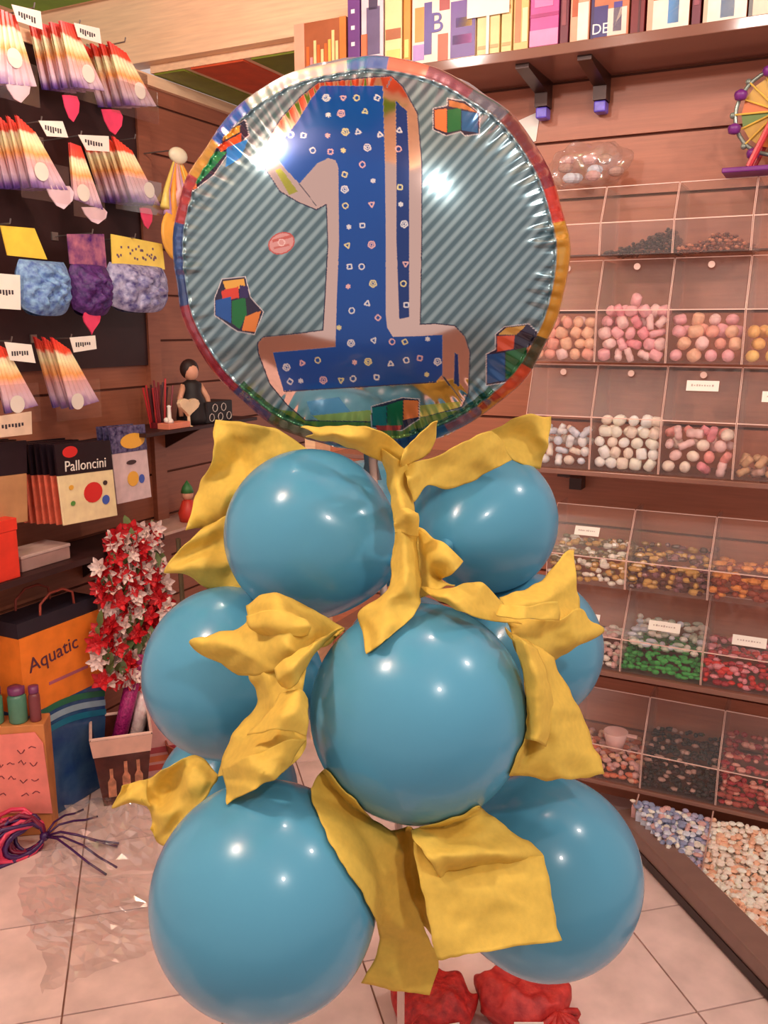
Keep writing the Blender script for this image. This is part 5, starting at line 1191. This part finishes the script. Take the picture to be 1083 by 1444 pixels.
sheet([[(686, 612, 1.28), (735, 587, 1.26), (778, 588, 1.32)], [(705, 628, 1.27), (742, 618, 1.31), (773, 625, 1.30)], [(722, 648, 1.28), (745, 656, 1.29), (762, 662, 1.33)]], 'yellow tissue corner standing up behind the upper right balloon', clamp=False, amp=0.01, seed=6, shift=0.07)
sheet([[(536, 632, 1.11), (556, 645, 1.09), (574, 656, 1.11)], [(545, 672, 1.13), (560, 676, 1.10), (580, 690, 1.13)], [(555, 722, 1.11), (568, 718, 1.08), (586, 728, 1.12)], [(557, 746, 1.12), (570, 742, 1.09), (590, 748, 1.12)]], 'narrow yellow tissue strip running down between the upper balloons', seed=7)
sheet([[(560, 742, 1.07), (572, 736, 1.06), (588, 744, 1.08)], [(553, 785, 1.09), (572, 788, 1.05), (590, 800, 1.07)], [(549, 830, 1.07), (570, 830, 1.04), (593, 836, 1.06)], [(507, 862, 1.07), (550, 852, 1.04), (590, 856, 1.05)], [(512, 895, 1.06), (540, 884, 1.02), (574, 878, 1.03)], [(516, 923, 1.05), (530, 912, 1.02), (548, 898, 1.02)]], 'twisted yellow tissue tongue hanging over the front balloon', seed=8)
sheet([[(586, 740, 1.08), (612, 757, 1.06), (640, 778, 1.05), (652, 792, 1.07)], [(582, 778, 1.10), (602, 784, 1.06), (628, 792, 1.04), (642, 806, 1.05)], [(590, 808, 1.10), (604, 812, 1.08), (616, 812, 1.09), (624, 818, 1.10)], [(594, 842, 1.08), (612, 836, 1.06), (630, 826, 1.08), (642, 826, 1.10)]], 'yellow tissue petal in the middle between three balloons', seed=9)
sheet([[(592, 826, 1.08), (630, 829, 1.06), (676, 821, 1.10), (708, 850, 1.12)], [(604, 838, 1.06), (640, 848, 1.03), (682, 850, 1.08), (714, 866, 1.10)], [(622, 850, 1.05), (650, 862, 1.04), (676, 872, 1.06), (736, 880, 1.10)]], 'wavy yellow tissue edge over the top of the front balloon', seed=10)
# right side
sheet([[(704, 842, 1.16), (760, 822, 1.20), (795, 780, 1.24), (809, 777, 1.26)], [(708, 856, 1.13), (760, 845, 1.16), (800, 830, 1.22), (813, 820, 1.24)], [(712, 866, 1.12), (750, 866, 1.14), (788, 877, 1.16), (818, 858, 1.22)]], 'yellow tissue rising to a point right of the balloons', seed=11)
sheet([[(714, 868, 1.13), (786, 874, 1.15), (817, 858, 1.20), (830, 872, 1.22)], [(720, 890, 1.10), (770, 895, 1.16), (812, 900, 1.18), (849, 892, 1.22)], [(728, 920, 1.12), (762, 918, 1.14), (782, 932, 1.20), (800, 918, 1.22)]], 'yellow tissue tip pointing right over the right balloon', seed=12)
sheet([[(712, 884, 1.08), (748, 906, 1.10), (782, 928, 1.14)], [(732, 930, 1.09), (758, 938, 1.06), (786, 947, 1.13)], [(742, 985, 1.10), (768, 985, 1.07), (806, 976, 1.13)], [(742, 1035, 1.09), (782, 1035, 1.07), (829, 1030, 1.12)], [(719, 1092, 1.07), (785, 1100, 1.08), (853, 1092, 1.12)]], 'broad yellow tissue panel hanging right of the front balloon', seed=13)
sheet([[(704, 852, 1.07), (735, 856, 1.06), (788, 846, 1.10)], [(700, 868, 1.06), (735, 872, 1.05), (789, 876, 1.09)]], 'small bright tissue fold right of the front balloon', seed=14)
# middle left
sheet([[(346, 853, 1.12), (385, 836, 1.10), (440, 859, 1.12), (486, 886, 1.16)], [(342, 884, 1.10), (385, 876, 1.05), (425, 890, 1.05), (468, 904, 1.12)], [(267, 907, 1.12), (350, 912, 1.07), (400, 912, 1.03), (440, 925, 1.06)], [(336, 950, 1.10), (365, 952, 1.07), (400, 944, 1.05), (425, 955, 1.05)]], 'yellow tissue spreading over the left balloon with a pointed tip', seed=15)
sheet([[(486, 885, 1.12), (447, 902, 1.05), (410, 924, 1.01), (386, 944, 1.01)], [(470, 897, 1.11), (440, 914, 1.02), (414, 940, 0.99), (390, 958, 1.0)], [(446, 914, 1.08), (428, 950, 1.03), (410, 972, 1.01), (398, 968, 1.02)]], 'rolled yellow tissue fold over the left balloon', seed=16)
sheet([[(345, 925, 1.09), (395, 920, 1.07), (432, 925, 1.06)], [(352, 955, 1.08), (395, 950, 1.05), (430, 952, 1.04)], [(363, 992, 1.09), (400, 985, 1.03), (426, 1000, 1.04)], [(332, 1030, 1.09), (390, 1020, 1.04), (434, 1040, 1.03)], [(314, 1070, 1.08), (368, 1060, 1.01), (428, 1062, 1.02)], [(306, 1095, 1.07), (335, 1092, 1.02), (398, 1088, 1.0)]], 'yellow tissue running down between the left and front balloons', seed=17)
sheet([[(312, 1084, 1.04), (340, 1072, 1.0), (402, 1046, 0.98), (433, 1042, 1.0)], [(318, 1110, 1.03), (346, 1098, 0.99), (392, 1074, 0.98), (416, 1064, 1.0)], [(321, 1134, 1.02), (345, 1120, 0.98), (376, 1104, 0.98), (402, 1088, 1.0)]], 'lowest yellow tissue corner above the lower left balloon', seed=18)
# lower left
sheet([[(206, 1100, 1.20), (240, 1081, 1.16), (276, 1066, 1.18), (309, 1092, 1.16)], [(200, 1126, 1.17), (235, 1114, 1.20), (265, 1104, 1.15), (304, 1106, 1.15)], [(216, 1150, 1.20), (230, 1150, 1.16), (255, 1140, 1.16), (286, 1128, 1.14)], [(211, 1170, 1.17), (222, 1186, 1.18), (240, 1189, 1.15), (266, 1156, 1.13)]], 'crumpled yellow tissue left of the lower left balloon', clamp=False, amp=0.014, seed=19)
sheet([[(172, 1110, 1.18), (190, 1103, 1.20), (209, 1098, 1.18)], [(158, 1138, 1.20), (180, 1126, 1.17), (206, 1122, 1.18)], [(166, 1137, 1.19), (186, 1131, 1.19), (212, 1136, 1.18)]], 'pale lit yellow tissue tip furthest to the left', clamp=False, seed=20)
# bottom centre
sheet([[(437, 1112, 1.04), (446, 1096, 1.06), (458, 1084, 1.08)], [(450, 1155, 1.02), (482, 1144, 1.05), (518, 1148, 1.08)], [(475, 1205, 1.00), (518, 1196, 1.04), (562, 1184, 1.07)], [(508, 1255, 1.02), (540, 1250, 1.04), (573, 1245, 1.06)], [(535, 1310, 1.06), (570, 1305, 1.05), (601, 1314, 1.07)], [(528, 1350, 1.08), (575, 1350, 1.07), (619, 1352, 1.08)], [(508, 1386, 1.09), (555, 1396, 1.08), (606, 1403, 1.08)]], 'long yellow tissue strip between the two lowest balloons', seed=21, amp=0.005)
sheet([[(552, 1172, 1.09), (578, 1166, 1.12), (600, 1180, 1.10)], [(558, 1230, 1.09), (582, 1230, 1.13), (606, 1236, 1.10)], [(565, 1290, 1.09), (588, 1300, 1.12), (616, 1324, 1.10)]], 'inner yellow tissue fold behind the bottom flap', seed=22)
sheet([[(578, 1171, 1.05), (630, 1157, 1.07), (676, 1137, 1.10)], [(585, 1186, 1.01), (645, 1184, 1.04), (722, 1172, 1.08)], [(605, 1214, 0.99), (665, 1204, 1.01), (766, 1206, 1.06)], [(622, 1240, 1.02), (642, 1226, 1.03), (742, 1216, 1.06)]], 'folded top of the yellow tissue flap at the bottom', seed=23)
sheet([[(582, 1188, 1.02), (642, 1214, 1.03), (700, 1210, 1.04), (767, 1206, 1.05)], [(593, 1245, 1.0), (650, 1255, 1.0), (710, 1245, 1.02), (775, 1250, 1.04)], [(605, 1300, 0.99), (660, 1300, 1.0), (720, 1294, 1.01), (783, 1290, 1.03)], [(617, 1353, 0.99), (670, 1345, 0.99), (730, 1335, 1.0), (791, 1328, 1.02)]], 'square yellow tissue flap hanging in front at the bottom', seed=24, amp=0.004)
sheet([[(558, 722, 1.06), (572, 716, 1.045), (590, 724, 1.06)], [(556, 738, 1.055), (572, 732, 1.035), (592, 740, 1.055)], [(558, 752, 1.06), (572, 752, 1.045), (590, 756, 1.06)]], 'gathered yellow tissue knot between the upper balloons', amp=0.012, seed=25)

sheet([[(395, 978, 1.02), (420, 972, 1.0), (434, 985, 1.02)], [(378, 1005, 1.0), (410, 1003, 0.97), (434, 1012, 0.99)], [(350, 1036, 1.01), (395, 1030, 0.97), (431, 1037, 0.99)]], 'small rolled tissue fold left of the front balloon', amp=0.006, seed=26)
sheet([[(722, 900, 1.06), (740, 905, 1.03), (757, 915, 1.07)], [(738, 950, 1.05), (756, 950, 1.02), (773, 958, 1.06)], [(744, 1000, 1.06), (760, 1000, 1.03), (779, 1005, 1.07)], [(741, 1042, 1.05), (757, 1046, 1.03), (771, 1052, 1.06)]], 'upright tissue fold along the right of the front balloon', amp=0.006, seed=27)
sheet([[(346, 868, 1.06), (388, 860, 1.03), (432, 872, 1.05)], [(352, 884, 1.05), (392, 882, 1.02), (438, 884, 1.04)], [(366, 894, 1.06), (404, 898, 1.03), (434, 896, 1.05)]], 'curved upper tissue fold over the left balloon', amp=0.005, seed=28)
